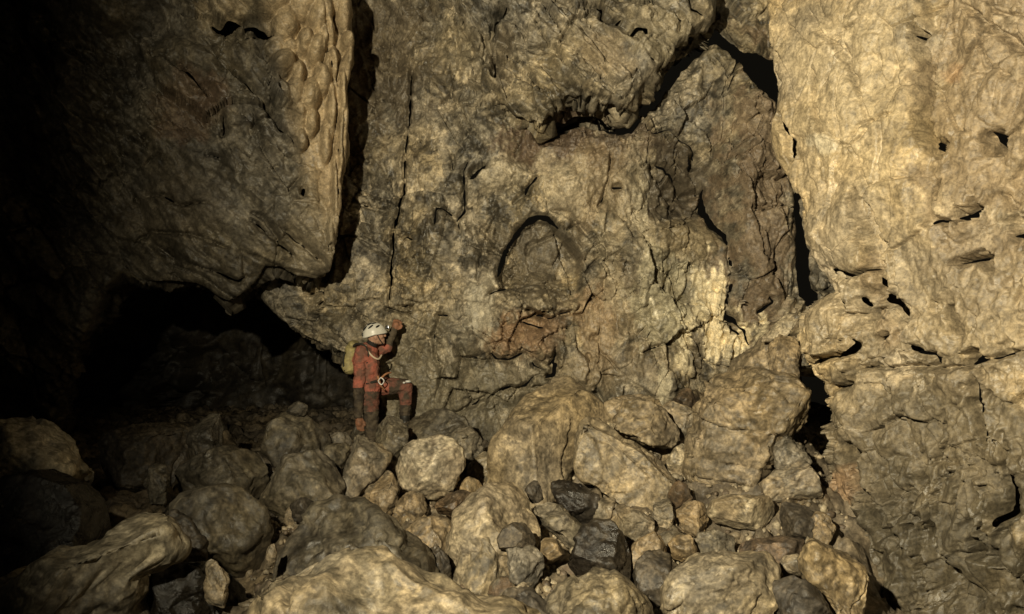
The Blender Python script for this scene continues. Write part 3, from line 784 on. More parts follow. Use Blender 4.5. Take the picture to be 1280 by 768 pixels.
B('long dark grey-brown boulder behind the pale ridged boulder', 'olive', 5.5, [(340, 705), (352, 677), (375, 656), (405, 630), (442, 631), (470, 644), (500, 670), (529, 703), (546, 733), (565, 790), (470, 830), (370, 800)], seed=20, cut=6, extra=None)
B('big pale ridged boulder, widest of the pile, in front of the long grey-brown boulder', ((.33, .27, .178), (.19, .16, .108)), 4.0,
  [(260, 840), (289, 768), (311, 739), (337, 705), (367, 682), (401, 675), (424, 690), (467, 704), (531, 733), (587, 756), (640, 776), (700, 830), (690, 960), (450, 1010), (260, 960)], seed=21, thick=.55, cut=9, ang=1.1, box=3.2)
S('thin dark slab propped behind the crest of the pale ridged boulder', 'olive', 4.55, [(416, 694), (428, 679), (448, 686), (470, 704), (474, 730), (430, 730)], seed=22, thick=.6)
S('narrow upright tan chip between the dark brown boulder and the pale ridged boulder', 'tan', 5.2, [(333, 684), (343, 678), (345, 700), (340, 716), (332, 712)], seed=23)

# --- around the person
S('flat grey slab just beside the standing leg of the person', 'grey', 8.3, [(400, 548), (412, 542), (433, 540), (441, 549), (440, 562), (412, 566)], seed=30)
S('wedge-shaped grey stone below the flat slab near the standing leg', 'grey', 7.9, [(396, 560), (415, 555), (433, 553), (439, 566), (430, 590), (410, 590)], seed=31)
B('pale crackled boulder below the orange glove of the person', 'tan', 7.5, [(422, 580), (432, 558), (441, 545), (464, 541), (484, 553), (492, 570), (478, 590), (472, 610), (458, 625), (441, 634), (430, 626), (428, 604)], seed=32, ang=.8)
S('smooth orange-tan wedge between the crackled boulder and the round boulder', 'ochre', 7.0, [(440, 640), (456, 618), (471, 602), (480, 584), (490, 596), (498, 610), (498, 645), (494, 672), (470, 668)], seed=33, cut=6)
B('pointed grey rock standing in front of the bent leg of the person', 'grey', 8.4, [(466, 545), (474, 530), (484, 519), (504, 521), (508, 540), (511, 560), (503, 585), (470, 580)], seed=34)
B('low dark boulder at the foot of the wall behind the pointed grey rock', 'olive', 9.1, [(505, 528), (520, 516), (542, 511), (566, 515), (584, 526), (592, 550), (560, 565), (510, 565)], seed=35)
S('grey blocky stone behind the round pale boulder, under the back wall', 'grey', 8.2, [(540, 548), (548, 536), (561, 529), (584, 532), (602, 550), (606, 585), (580, 590), (546, 580)], seed=36)
B('round pale boulder with a nearly circular outline', 'pale', 6.9, [(494, 589), (500, 573), (510, 558), (526, 548), (548, 546), (566, 548), (578, 561), (582, 585), (569, 609), (550, 621), (526, 622), (506, 609)], seed=37, thick=.9, cut=4, ang=.6)
S('dark brown oval stone tucked under the side of the round pale boulder', 'brown', 6.4, [(543, 632), (556, 617), (578, 611), (592, 618), (582, 636), (566, 650), (548, 645)], seed=38, ang=.5)
S('orange-tan stone wedged between the round pale boulder and the largest boulder', 'ochre', 7.0, [(566, 622), (574, 606), (586, 596), (604, 606), (606, 625), (590, 640), (570, 640)], seed=39)
S('tan blocky stone below the round pale boulder', 'warm', 6.6, [(493, 640), (499, 617), (512, 615), (526, 622), (536, 640), (534, 662), (498, 668)], seed=40, box=3.6)
B('tan-brown stepped block below the dark brown oval stone', 'warm', 6.2, [(495, 672), (512, 654), (540, 645), (566, 654), (570, 690), (556, 730), (520, 720)], seed=41, box=3.4)
S('stone painted dark as the shaded hollow beside the long grey-brown boulder', 'dark', 5.7, [(525, 690), (545, 680), (562, 700), (566, 745), (545, 760), (530, 730)], seed=42)  # dark colour stands in for shade in an empty hollow
S('grey stone tucked behind the flank of the largest boulder', 'grey', 7.8, [(582, 590), (592, 570), (606, 560), (615, 580), (612, 620), (588, 625)], seed=43)

# --- middle
B('largest boulder, smooth sloping tan dome below the back wall', ((.37, .295, .185), (.28, .225, .145)), 8.0,
  [(578, 670), (590, 625), (603, 590), (619, 547), (640, 517), (656, 499), (672, 484), (690, 476), (710, 475), (726, 484), (744, 496), (760, 510), (764, 540), (752, 570), (740, 600), (722, 640), (660, 690)], seed=50, cut=3, ang=.55, thick=.9, rough=.8)
B('big mottled tan boulder leaning against the largest boulder', ((.38, .305, .195), (.25, .205, .135)), 7.3,
  [(716, 580), (720, 553), (729, 529), (748, 524), (762, 540), (778, 553), (802, 560), (823, 571), (840, 582), (845, 602), (838, 632), (824, 652), (800, 648), (764, 624), (748, 613), (738, 602), (724, 595)], seed=51, cut=4, ang=.6)
B('angular tan block perched on top of the mottled boulder', ((.31, .245, .15), (.24, .19, .12)), 7.65, [(764, 541), (771, 522), (782, 502), (799, 499), (820, 503), (835, 514), (847, 533), (849, 552), (834, 572), (818, 569), (797, 561), (776, 552)], seed=52, box=3.4, cut=8, ang=1.2)
B('orange-tan slab standing behind the perched angular block', 'ochre', 8.1, [(755, 545), (758, 505), (770, 497), (785, 491), (818, 481), (824, 486), (826, 515), (820, 550), (780, 560)], seed=53, box=3.6, thick=.5)
S('tiny pale stone in the notch between the largest boulder and the perched block', 'pale', 7.55, [(752, 531), (762, 527), (770, 528), (766, 544), (756, 546)], seed=54)
S('brown diamond-shaped stone on the slope below the white calcite', 'brown', 8.5, [(842, 500), (850, 491), (860, 485), (878, 502), (870, 520), (856, 522)], seed=55, box=3.5)
S('small grey stone beside the brown diamond-shaped stone', 'grey', 8.2, [(835, 513), (845, 506), (855, 515), (850, 528), (838, 527)], seed=56)
B('tan block between the perched angular block and the large layered block', 'tan', 8.0, [(826, 512), (840, 500), (858, 508), (876, 520), (880, 552), (866, 575), (840, 570)], seed=57, box=3.2)
S('pale stone under the corner of the perched angular block', 'pale', 7.5, [(834, 580), (843, 562), (856, 554), (868, 568), (864, 600), (842, 606)], seed=58)
B('big pale-tan boulder in the middle of the pile with a dark cap stone on it', ((.43, .35, .225), (.30, .24, .155)), 6.1,
  [(556, 740), (560, 705), (563, 672), (569, 642), (584, 628), (600, 614), (625, 600), (644, 596), (658, 613), (668, 630), (676, 655), (678, 690), (672, 730), (640, 765), (590, 770)], seed=59, cut=4, ang=.6)
B('grey hump in front of the big pale-tan boulder', ((.29, .24, .16), (.19, .16, .11)), 5.75, [(566, 725), (574, 702), (587, 682), (606, 674), (620, 688), (634, 705), (644, 725), (648, 760), (600, 780), (566, 765)], seed=60, ang=.7)
S('smooth dark brown cap stone resting on the big pale-tan boulder', ((.115, .092, .06), (.09, .072, .048)), 5.7, [(620, 673), (628, 661), (641, 654), (662, 654), (676, 666), (674, 684), (648, 690), (624, 688)], seed=61, ang=.3, rough=.6)
S('grey-tan rock below the dark brown cap stone', 'grey', 5.6, [(622, 690), (645, 686), (672, 684), (682, 703), (680, 724), (662, 736), (636, 724)], seed=62)
B('long grey slab slanting down between the pale-tan boulder and the dark wet boulder', 'grey', 6.3, [(664, 634), (674, 625), (687, 624), (711, 641), (731, 660), (728, 680), (718, 690), (698, 680), (676, 652)], seed=63, thick=.8)
S('tan rounded stone under the lower end of the long grey slab', 'ochre', 5.9, [(671, 686), (681, 668), (700, 678), (711, 690), (700, 706), (678, 704)], seed=64, ang=.5)
B('dark brown glossy rock in the hollow under the mottled boulder', 'wet', 6.75, [(684, 622), (690, 606), (706, 602), (722, 605), (750, 622), (748, 645), (730, 660), (706, 650)], seed=65)
S('small dark stone beside the tip of the big pale-tan boulder', 'dark', 6.5, [(656, 612), (668, 598), (678, 608), (680, 625), (664, 632)], seed=66)
S('pale five-sided stone beside the dark brown glossy rock', 'tan', 6.7, [(737, 645), (745, 624), (758, 622), (772, 626), (768, 650), (752, 662), (740, 656)], seed=67, box=3.4)
B('tan broken rock under the low end of the mottled boulder', 'tan', 6.6, [(760, 650), (775, 631), (798, 641), (818, 652), (815, 672), (800, 692), (770, 685)], seed=68, ang=1.3)
S('upright tan wedge at the low end of the mottled boulder', 'tan', 6.8, [(812, 655), (820, 630), (837, 622), (842, 645), (832, 668), (816, 672)], seed=69, box=3.4)
B('near-black wet boulder, largest of the dark ones in the pile', 'wet', 5.9, [(708, 706), (724, 668), (744, 651), (768, 654), (784, 672), (792, 694), (788, 730), (764, 750), (728, 735)], seed=70, ang=.8)
S('tan rounded stone behind the dark tooth-shaped rock', 'warm', 6.0, [(784, 706), (796, 676), (820, 665), (838, 678), (846, 698), (830, 725), (796, 725)], seed=71, ang=.6)
B('dark tooth-shaped rock narrowing downward, beside the near-black wet boulder', 'dark', 5.6, [(792, 722), (795, 702), (813, 688), (838, 690), (852, 710), (843, 730), (828, 775), (808, 770)], seed=72, ang=.6)
B('wide tan-grey boulder in front of the near-black wet boulder', ((.26, .215, .14), (.18, .15, .1)), 5.0, [(668, 750), (692, 727), (726, 714), (760, 716), (794, 738), (816, 757), (822, 830), (750, 860), (672, 830)], seed=73)
B('dark rock between the grey hump and the wide tan-grey boulder', 'dark', 5.15, [(602, 756), (632, 737), (662, 742), (688, 764), (696, 830), (640, 850), (602, 820)], seed=74)
S('pale flake lying at the foot of the grey hump', 'pale', 5.4, [(640, 742), (652, 728), (666, 734), (674, 750), (656, 760), (642, 756)], seed=75)

# --- right of the middle
B('large layered tan block with an overhanging edge at the mouth of the black cleft', ((.33, .26, .165), (.225, .18, .115)), 7.4,
  [(858, 596), (864, 565), (872, 530), (880, 500), (886, 478), (905, 466), (950, 462), (990, 470), (1004, 484), (1002, 525), (990, 550), (970, 570), (952, 590), (944, 606), (905, 617), (876, 610)], seed=80, box=6, cut=3, ang=.8, thick=.6, strata=.045)
B('sloping tan rock above the large layered block, under the dark gap', ((.32, .25, .155), (.24, .19, .12)), 8.0, [(900, 480), (915, 452), (945, 435), (962, 418), (985, 415), (1000, 440), (1010, 475), (990, 500), (930, 500)], seed=81, ang=.9)
S('long pale splinter of rock leaning on the bright wall above the sloping tan rock', 'pale', 7.75, [(952, 430), (956, 420), (975, 400), (994, 381), (1001, 386), (992, 410), (970, 434), (958, 438)], seed=82, thick=.5)
B('smooth lumpy rock at the meeting of the sloping rock and the bright wall', ((.30, .235, .15), (.23, .18, .115)), 7.6, [(960, 445), (964, 428), (976, 417), (996, 420), (1004, 445), (1008, 475), (994, 490), (970, 482)], seed=83, ang=.5)
B('flat oval pale stone lying below the large layered block', 'pale', 6.7, [(883, 642), (892, 627), (912, 620), (940, 620), (962, 622), (975, 634), (976, 650), (961, 662), (924, 664), (896, 657)], seed=84, ang=.4, rough=.7, thick=.9)
B('dark boulder between the flat oval stone and the black cleft', 'dark', 6.6, [(970, 640), (984, 626), (1004, 625), (1020, 636), (1022, 672), (1006, 690), (984, 676)], seed=85, ang=.6)
B('tan wedge block above the dark boulder beside the black cleft', 'tan', 6.95, [(952, 606), (972, 590), (1010, 580), (1020, 592), (1028, 622), (1004, 640), (964, 634)], seed=86, box=3.4)
S('grey knob of rock jutting into the black cleft above the tan wedge', 'grey', 7.1, [(967, 568), (975, 552), (988, 543), (1003, 551), (1012, 576), (990, 592), (970, 588)], seed=87)
B('wide pale-tan block beside the dark tooth-shaped rock', ((.35, .285, .18), (.25, .205, .135)), 5.4, [(826, 790), (829, 742), (838, 724), (871, 712), (894, 704), (935, 700), (970, 699), (978, 720), (968, 745), (956, 800), (900, 840), (832, 830)], seed=88, box=3.2)
B('tan rock standing upright at the foot of the bright wall', ((.33, .26, .16), (.24, .19, .12)), 5.6, [(1003, 706), (1008, 690), (1016, 678), (1034, 674), (1060, 688), (1078, 694), (1079, 722), (1072, 770), (1068, 830), (1042, 830), (1036, 780), (1028, 745), (1010, 722)], seed=89, cut=4)
S('small round tan stone beside the upright tan rock', 'tan', 5.8, [(974, 708), (982, 695), (998, 693), (1008, 704), (1004, 722), (984, 726)], seed=90, ang=.5)
B('dark rock under the upright tan rock', 'dark', 5.3, [(960, 770), (970, 728), (998, 720), (1030, 742), (1046, 780), (1046, 830), (970, 830)], seed=91)
S('tan stone wedged in the throat of the black cleft', 'warm', 6.5, [(1014, 650), (1022, 638), (1034, 638), (1044, 660), (1036, 690), (1018, 684)], seed=92)
B('low dark brown rock behind the wide pale-tan block', 'brown', 6.1, [(915, 700), (925, 686), (945, 678), (980, 672), (1006, 676), (1010, 700), (980, 720), (930, 718)], seed=93)
S('brown angular rock at the end of the flat oval stone', 'warm', 6.7, [(846, 640), (858, 626), (880, 630), (890, 650), (880, 672), (852, 668)], seed=94)
S('grey-brown rock just below the flat oval stone', 'grey', 6.3, [(862, 690), (874, 668), (896, 662), (918, 672), (920, 698), (890, 712), (866, 706)], seed=95)
S('tan stone beside the grey-brown rock under the flat oval stone', 'warm', 6.2, [(836, 684), (846, 668), (864, 668), (872, 686), (862, 704), (842, 702)], seed=96)
S('dark stone in the slot below the mottled boulder and the layered block', 'brown', 7.0, [(836, 618), (846, 600), (858, 606), (866, 622), (852, 640), (838, 638)], seed=97)

# ---- the floor of rubble and clay under the boulders
FB = np.array(BASES + [(px(463, 590, 9.5)[0], 9.5, .02, .5), (-3, 9.5, .1, 1), (-5, 8, .1, 1), (-5, 11, .3, 1), (-2.6, 11.5, .2, 1), (-2.6, 9, .1, 1), (2.5, 9.6, .95, 1), (.8, 9.8, .35, 1), (-.6, 9.8, .25, 1), (-6, 5, .2, 1), (0, 2.6, -.1, 1), (3, 3, -.9, 1), (-4, 3, 0, 1), (4, 5.5, -1, 1), (3.2, 6.3, -.7, 1), (2.9, 5.2, -.7, 1), (2.7, 7.6, -.2, 1), (3.2, 8.2, -.4, 1), (2.5, 4.6, -.6, 1)], F32)
def floor_z(x, y):
    w = 0; a = 0
    for bx, by, bz, bs in FB:
        k = 1 / (((x - bx) ** 2 + (y - by) ** 2) + .06) ** 1.6
        w = w + k; a = a + k * bz
    return a / w
fx = np.arange(-8, 5.6, .032, dtype=F32); fy = np.arange(1.6, 14.2, .032, dtype=F32)
gx, gy = np.meshgrid(fx, fy); gx = gx.ravel(); gy = gy.ravel()
gz = floor_z(gx, gy)
Pf = np.stack([gx, gy, gz], 1)
wf = Pf + .08 * vnoise(Pf * 2.5)
ff1, fe1 = facets(wf * 3.2); ff2, fe2 = facets(wf * 8 + 4)
Pf[:, 2] += .10 * ff1 + .045 * ff2 - .06 * (1 - sstep(0, .12, fe1)) - .03 * (1 - sstep(0, .14, fe2)) + .02 * fbm(Pf * 6, 3) - .06
idx = np.arange(len(gx)).reshape(len(fy), len(fx))
ffc = np.stack([idx[:-1, :-1], idx[:-1, 1:], idx[1:, 1:], idx[1:, :-1]], -1).reshape(-1, 4)
tag(mesh_obj('cave_floor', Pf, ffc, M_ROCK, None, base_tint(Pf, (.19, .15, .098), (.10, .08, .055), 1.5)), kind='structure')

def ground(x, y):
    i = np.clip(((x - fx[0]) / .032).astype(int), 0, len(fx) - 1); j = np.clip(((y - fy[0]) / .032).astype(int), 0, len(fy) - 1)
    return Pf[j * len(fx) + i, 2]

# ---- grit and gravel between the boulders
rg = np.random.RandomState(3)
NG = 9000
gu_ = rg.uniform(300, 1060, NG); gd_ = rg.uniform(4.6, 9.6, NG)
gX = (gu_ - 640) / FPX * gd_; gZ = ground(gX, gd_)
iv, if_ = ico(1)
gs = rg.choice([.010, .014, .02, .03, .042], NG) * rg.uniform(.7, 1.3, NG)
sh = rg.uniform(.5, 1.1, (NG, 1, 3)) * gs[:, None, None]
an = rg.uniform(0, 6.28, NG); ca, sa = np.cos(an)[:, None], np.sin(an)[:, None]
gv_ = iv[None] * sh * rg.uniform(.75, 1.2, (NG, len(iv), 1))
gv_ = np.stack([gv_[..., 0] * ca - gv_[..., 1] * sa, gv_[..., 0] * sa + gv_[..., 1] * ca, gv_[..., 2]], -1)
gv_ += np.stack([gX, gd_, gZ], 1)[:, None]
gf_ = (if_[None] + (np.arange(NG) * len(iv))[:, None, None]).reshape(-1, 3)
gt = np.repeat(np.array([(.25, .2, .13), (.17, .14, .095), (.12, .09, .06), (.3, .25, .17)], F32)[rg.randint(0, 4, NG)] * rg.uniform(.7, 1.2, (NG, 1)), len(iv), 0)
tag(mesh_obj('gravel', gv_.reshape(-1, 3), gf_, M_ROCK, None, gt, smooth=False), 'brown grit and gravel packed between the boulders', 'gravel', kind='stuff')

# ---- loose stones in the gaps: one object each, a few shared shapes
def loose_mesh(k):
    rs = np.random.RandomState(900 + k)
    v, f = ico(4)
    P = v * rs.uniform(.6, 1.0, 3)
    for q in range(8):
        g = rs.normal(size=3); g /= np.linalg.norm(g)
        off = (P @ g).max() * rs.uniform(.4, .7); P = P - g[None] * (np.maximum(0, P @ g - off) * .95)[:, None]
    nr = vnormals(P, f); q = P + k * 5.3
    f1, e1 = facets(q * 1.5); f2, _ = facets(q * 4)
    P = P + nr * (.04 * f1 + .08 * tri(q * 1.3) + .09 * tri(q * 3) + .05 * tri(q * 7))[:, None]
    P[:, 2] -= P[:, 2].min()
    cols = [(TAN, GREY), (GREY, OLIVE), ((.33, .25, .15), TAN), (OLIVE, BROWN), (PALE, TAN), ((.19, .15, .1), BROWN)]
    t = base_tint(q * .7, *cols[k % 6], 1.6, .8) * np.array((.72, .68, .62), F32)
    o = mesh_obj('loose_stone', P, f, M_ROCK, None, t)
    return o
protos = [loose_mesh(k) for k in range(12)]
rr = random.Random(11)
spots = []
while len(spots) < 240:
    u = rr.uniform(330, 1060); v = rr.uniform(540, 765)
    if rr.random() < .35: u = rr.uniform(780, 1010); v = rr.uniform(560, 720)
    d = 6.0 + (640 - v) * .013 + rr.uniform(-.7, .7)
    if d < 4.4 or d > 9.3: continue
    x = (u - 640) / FPX * d
    if x < -3.6: continue
    s = rr.choice([.035, .045, .06, .08, .11]) * rr.uniform(.8, 1.2)
    spots.append((x, d, s))
for i, (x, y, s) in enumerate(spots):
    o = protos[i] if i < 12 else protos[i % 12].copy()
    if i >= 12: COL.objects.link(o)
    z = float(ground(np.array([x]), np.array([y]))[0])
    o.location = (x, y, z - .25 * s)
    o.scale = (s * rr.uniform(.8, 1.3), s * rr.uniform(.8, 1.2), s * rr.uniform(.7, 1.1))
    o.rotation_euler = (rr.uniform(-.3, .3), rr.uniform(-.3, .3), rr.uniform(0, 6.28))
    tag(o, 'small broken stone lying in the gaps of the boulder pile', 'stone', 'loose stones in the gaps of the boulder pile')
# ================================================================= THE PERSON
def plain(name, col, rough=.7, spec=.3, noise=0.0, col2=None, scale=20, emit=0, bump=0):
    m = bpy.data.materials.new(name); m.use_nodes = True
    nt = m.node_tree; b = nt.nodes['Principled BSDF']
    b.inputs['Roughness'].default_value = rough; b.inputs['Specular IOR Level'].default_value = spec
    tc = nt.nodes.new('ShaderNodeTexCoord')
    n = nt.nodes.new('ShaderNodeTexNoise'); n.inputs['Scale'].default_value = scale; n.inputs['Detail'].default_value = 5
    n.inputs['Roughness'].default_value = .65
    nt.links.new(tc.outputs['Object'], n.inputs['Vector'])
    r = nt.nodes.new('ShaderNodeValToRGB')
    c2 = col2 or tuple(c * (1 - noise) for c in col)
    r.color_ramp.elements[0].position = .44; r.color_ramp.elements[1].position = .58
    r.color_ramp.elements[0].color = (*c2, 1); r.color_ramp.elements[1].color = (*col, 1)
    nt.links.new(n.outputs['Fac'], r.inputs['Fac']); nt.links.new(r.outputs['Color'], b.inputs['Base Color'])
    if bump:
        bp = nt.nodes.new('ShaderNodeBump'); bp.inputs['Strength'].default_value = bump; bp.inputs['Distance'].default_value = .01
        nt.links.new(n.outputs['Fac'], bp.inputs['Height']); nt.links.new(bp.outputs['Normal'], b.inputs['Normal'])
    if emit:
        b.inputs['Emission Color'].default_value = (1, .95, .85, 1); b.inputs['Emission Strength'].default_value = emit
    return m
M_RED = plain('red_coverall', (.42, .135, .092), .8, .2, col2=(.18, .09, .064), scale=6, bump=.3)
M_MUD = plain('muddy_coverall', (.105, .082, .055), .8, .2, col2=(.05, .04, .03), scale=8, bump=.3)
M_REDMUD = plain('muddied_red_coverall', (.20, .085, .06), .8, .2, col2=(.075, .056, .04), scale=7, bump=.3)
M_GLOVE = plain('orange_glove', (.32, .15, .085), .6, .3, col2=(.19, .10, .06), scale=25)
M_SKIN = plain('skin', (.46, .27, .18), .55, .4, noise=.12)
M_NECK = plain('black_neck_gaiter', (.02, .018, .016), .8)
M_BOOT = plain('black_rubber_boot', (.03, .027, .022), .5, .4, noise=.3)
M_HELM = plain('white_helmet_shell', (.74, .71, .62), .35, .5, noise=.12, scale=14)
M_VENT = plain('helmet_vent_black', (.012, .012, .012), .7)
M_LAMP = plain('grey_lamp_housing', (.06, .06, .055), .4, .5)
M_LENS = plain('lamp_lens_glint', (.9, .88, .8), .2, .5, emit=2.2)  # emission stands in for a glint reflected off the lens
M_BAG = plain('yellow_pack_fabric', (.44, .37, .16), .6, .3, col2=(.30, .25, .12), scale=12, bump=.2)
M_STRAP = plain('pale_webbing', (.62, .5, .36), .7)
M_OSTRAP = plain('orange_webbing', (.5, .24, .12), .7, noise=.3)
M_METAL = plain('bright_metal', (.75, .73, .68), .25, .8)
M_DSTRAP = plain('dark_webbing', (.03, .028, .022), .8)

D0 = 9.5
foot = px(463, 590, D0)
person = bpy.data.objects.new('person', None); COL.objects.link(person)
person.location = (foot[0], foot[1], 0.0); person.empty_display_size = .2
tag(person, 'person in muddy red coverall and white helmet with one hand raised to the wall', 'person')
PB = np.array(person.location[:], F32)
def J(u, v, dy=0.0):
    return px(u, v, D0 + dy) - PB

def uvs(c, r, seg=14, rings=10, rot=None):
    vs, fs = [], []
    for i in range(rings + 1):
        a = math.pi * i / rings
        for j in range(seg):
            b_ = 2 * math.pi * j / seg
            vs.append((math.sin(a) * math.cos(b_), math.sin(a) * math.sin(b_), math.cos(a)))
    for i in range(rings):
        for j in range(seg):
            fs.append((i * seg + j, (i + 1) * seg + j, (i + 1) * seg + (j + 1) % seg, i * seg + (j + 1) % seg))
    vs = np.array(vs) * np.array(r if hasattr(r, '__len__') else (r, r, r))
    if rot is not None: vs = vs @ np.array(rot).T
    return vs + np.array(c), fs

class Body:
    def __init__(s): s.v = []; s.f = []; s.seg = []
    def ball(s, c, r, tg, rot=None):
        v, f = uvs(c, r, rot=rot); o = len(s.v); s.v += list(v); s.f += [tuple(i + o for i in q) for q in f]
        rm = r if not hasattr(r, '__len__') else float(np.mean(r))
        s.seg.append((np.array(c), np.array(c), rm, rm, tg))
    def limb(s, a, b_, ra, rb, tg, n=7, bend=None):
        a = np.array(a, float); b_ = np.array(b_, float)
        ax = b_ - a; L = np.linalg.norm(ax); ax = ax / L
        up = np.array([0, 1, 0]) if abs(ax[1]) < .8 else np.array([1, 0, 0])
        e1 = np.cross(ax, up); e1 /= np.linalg.norm(e1); e2 = np.cross(ax, e1)
        seg = 14; o = len(s.v); st = []
        for k in range(5): t = k / 5 * math.pi / 2; st.append((-math.cos(t) * ra, math.sin(t) * ra))
        for k in range(n + 1): st.append((L * k / n, ra + (rb - ra) * k / n))
        for k in range(1, 6): t = k / 5 * math.pi / 2; st.append((L + math.sin(t) * rb, math.cos(t) * rb))
        for (z, r) in st:
            for j in range(seg):
                q = 2 * math.pi * j / seg
                s.v.append(a + ax * z + (e1 * math.cos(q) + e2 * math.sin(q)) * max(r, 1e-4))
        for i in range(len(st) - 1):
            for j in range(seg):
                s.f.append((o + i * seg + j, o + i * seg + (j + 1) % seg, o + (i + 1) * seg + (j + 1) % seg, o + (i + 1) * seg + j))
        for i0 in (0, len(st) - 1):
            ring = tuple(o + i0 * seg + j for j in range(seg)); s.f.append(ring[::-1] if i0 == 0 else ring)
        s.seg.append((a, b_, ra, rb, tg))
    def build(s, name, mats, parent, voxel=.010, smooth=4, fold=None):
        me = bpy.data.meshes.new(name); me.from_pydata([tuple(map(float, q)) for q in s.v], [], s.f)
        bm = bmesh.new(); bm.from_mesh(me); bmesh.ops.recalc_face_normals(bm, faces=bm.faces[:]); bm.to_mesh(me); bm.free()
        o = bpy.data.objects.new(name, me); COL.objects.link(o)
        r = o.modifiers.new('remesh', 'REMESH'); r.mode = 'VOXEL'; r.voxel_size = voxel; r.use_smooth_shade = True
        m = o.modifiers.new('smooth', 'SMOOTH'); m.factor = .5; m.iterations = smooth
        dg = bpy.context.evaluated_depsgraph_get(); dg.update()
        m2 = bpy.data.meshes.new_from_object(o.evaluated_get(dg))
        o.modifiers.clear(); o.data = m2; m2.name = name
        n = len(m2.vertices); P = np.empty(n * 3, F32); m2.vertices.foreach_get('co', P); P = P.reshape(-1, 3)
        best = np.full(n, 1e9); tg = np.zeros(n, int); keys = list(mats)
        for a, b_, ra, rb, t in s.seg:
            ab = b_ - a; l2 = max(float(ab @ ab), 1e-9)
            k = np.clip(((P - a) @ ab) / l2, 0, 1)
            dd = np.linalg.norm(P - a - k[:, None] * ab, axis=1) - (ra + (rb - ra) * k)
            mk = dd < best; best[mk] = dd[mk]; tg[mk] = keys.index(t)
        if fold:
            nv = np.empty(n * 3, F32); m2.vertices.foreach_get('normal', nv); nv = nv.reshape(-1, 3)
            cloth = np.isin(tg, [keys.index(q) for q in fold])
            w = P + .03 * vnoise(P * 9)
            dsp = .011 * ridged(w * np.array((8, 8, 14), F32) + 5, 2) + .004 * fbm(P * 40, 2) - .004
            P = P + nv * (dsp * cloth)[:, None]
            m2.vertices.foreach_set('co', P.ravel())
        for q in keys: m2.materials.append(mats[q])
        lv = np.empty(len(m2.loops), np.int32); m2.loops.foreach_get('vertex_index', lv)
        ls = np.empty(len(m2.polygons), np.int32); m2.polygons.foreach_get('loop_start', ls)
        m2.polygons.foreach_set('material_index', tg[lv[ls]].astype(np.int32))
        m2.polygons.foreach_set('use_smooth', np.ones(len(m2.polygons), bool))
        m2.update(); o.parent = parent
        return o

yaw = math.radians(14)                                # facing the right, a little towards the wall
fw = np.array([math.cos(yaw), math.sin(yaw), 0]); lf = np.array([-math.sin(yaw), math.cos(yaw), 0]); up = np.array([0, 0, 1.0])
pel = J(461, 484); che = J(458, 452); nek = J(463, 431); hed = J(469.5, 419.5)
rsh = J(452, 441, -.17); lsh = J(468, 439, .17)
b = Body()
for sd in (-1, 1):
    b.limb(pel + lf * .075 * sd, che + lf * .085 * sd, .125, .140, 'red')
b.limb(che - fw * .02, J(459, 441), .15, .12, 'red')
b.limb(rsh, lsh, .078, .078, 'red')
b.limb(nek - up * .05, J(467, 424), .068, .060, 'neck')
# right arm, hanging at the near side
rel = J(448.5, 483, -.22); rwr = J(448, 520, -.2)
b.limb(rsh, rel, .080, .062, 'red'); b.limb(rel, rwr, .062, .045, 'mud')
hd = np.array([.10, -.02, -1.0]); hd /= np.linalg.norm(hd)
b.limb(rwr, rwr + hd * .085, .036, .040, 'glove')
for k in range(4):
    o_ = rwr + hd * .10 + fw * (.034 - .023 * k)
    L = (.075, .085, .08, .062)[k]
    m_ = o_ + hd * L * .55 + fw * .006; e_ = m_ + (hd * .8 - lf * -.25 + fw * .25) * L * .5
    b.limb(o_ - hd * .03, m_, .0125, .0115, 'glove', 3); b.limb(m_, e_, .0115, .010, 'glove', 3)
t0 = rwr + hd * .035 + fw * .035; t1 = t0 + hd * .05 + fw * .028; b.limb(t0, t1, .015, .013, 'glove', 3); b.limb(t1, t1 + hd * .032 + fw * .004, .013, .011, 'glove', 3)
# left arm, raised with the hand on the wall
lel = J(484, 434, .20); lwr = J(491.5, 413, .26)
b.limb(lsh, lel, .078, .060, 'red'); b.limb(lel, lwr, .058, .043, 'mud')
hu = (J(497.5, 402, .30) - lwr); hu /= np.linalg.norm(hu)
sd_ = np.cross(hu, np.array([0, -1, 0])); sd_ /= np.linalg.norm(sd_); nn = np.cross(sd_, hu)
b.limb(lwr, lwr + hu * .08, .036, .041, 'glove')
for k in range(4):
    o_ = lwr + hu * .085 + sd_ * (.034 - .023 * k)
    L = (.07, .08, .074, .058)[k]; m_ = o_ + hu * L * .55 + sd_ * (.012 - .008 * k); e_ = m_ + (hu * .7 - nn * .5 * np.sign(nn[1]) * -1) * L * .45
    b.limb(o_ - hu * .03, m_, .0125, .0115, 'glove', 3); b.limb(m_, e_, .0115, .010, 'glove', 3)
t0 = lwr + hu * .03 + sd_ * .035; t1 = t0 + hu * .035 + sd_ * .035; b.limb(t0, t1, .015, .013, 'glove', 3); b.limb(t1, t1 + hu * .035, .013, .011, 'glove', 3)
# right leg, straight, down between the rocks
rhip = pel - lf * .085 - up * .02; rkn = J(464.5, 537, -.10); ran = J(463.5, 581, -.07)
b.limb(rhip, (rhip + rkn) / 2, .112, .095, 'redmud'); b.limb((rhip + rkn) / 2, rkn, .095, .074, 'mud'); b.limb(rkn, ran, .072, .055, 'mud')
b.limb(ran + up * .06, ran, .062, .055, 'boot'); b.limb(ran - up * .03 - fw * .03, ran - up * .045 + fw * .15, .045, .040, 'boot')
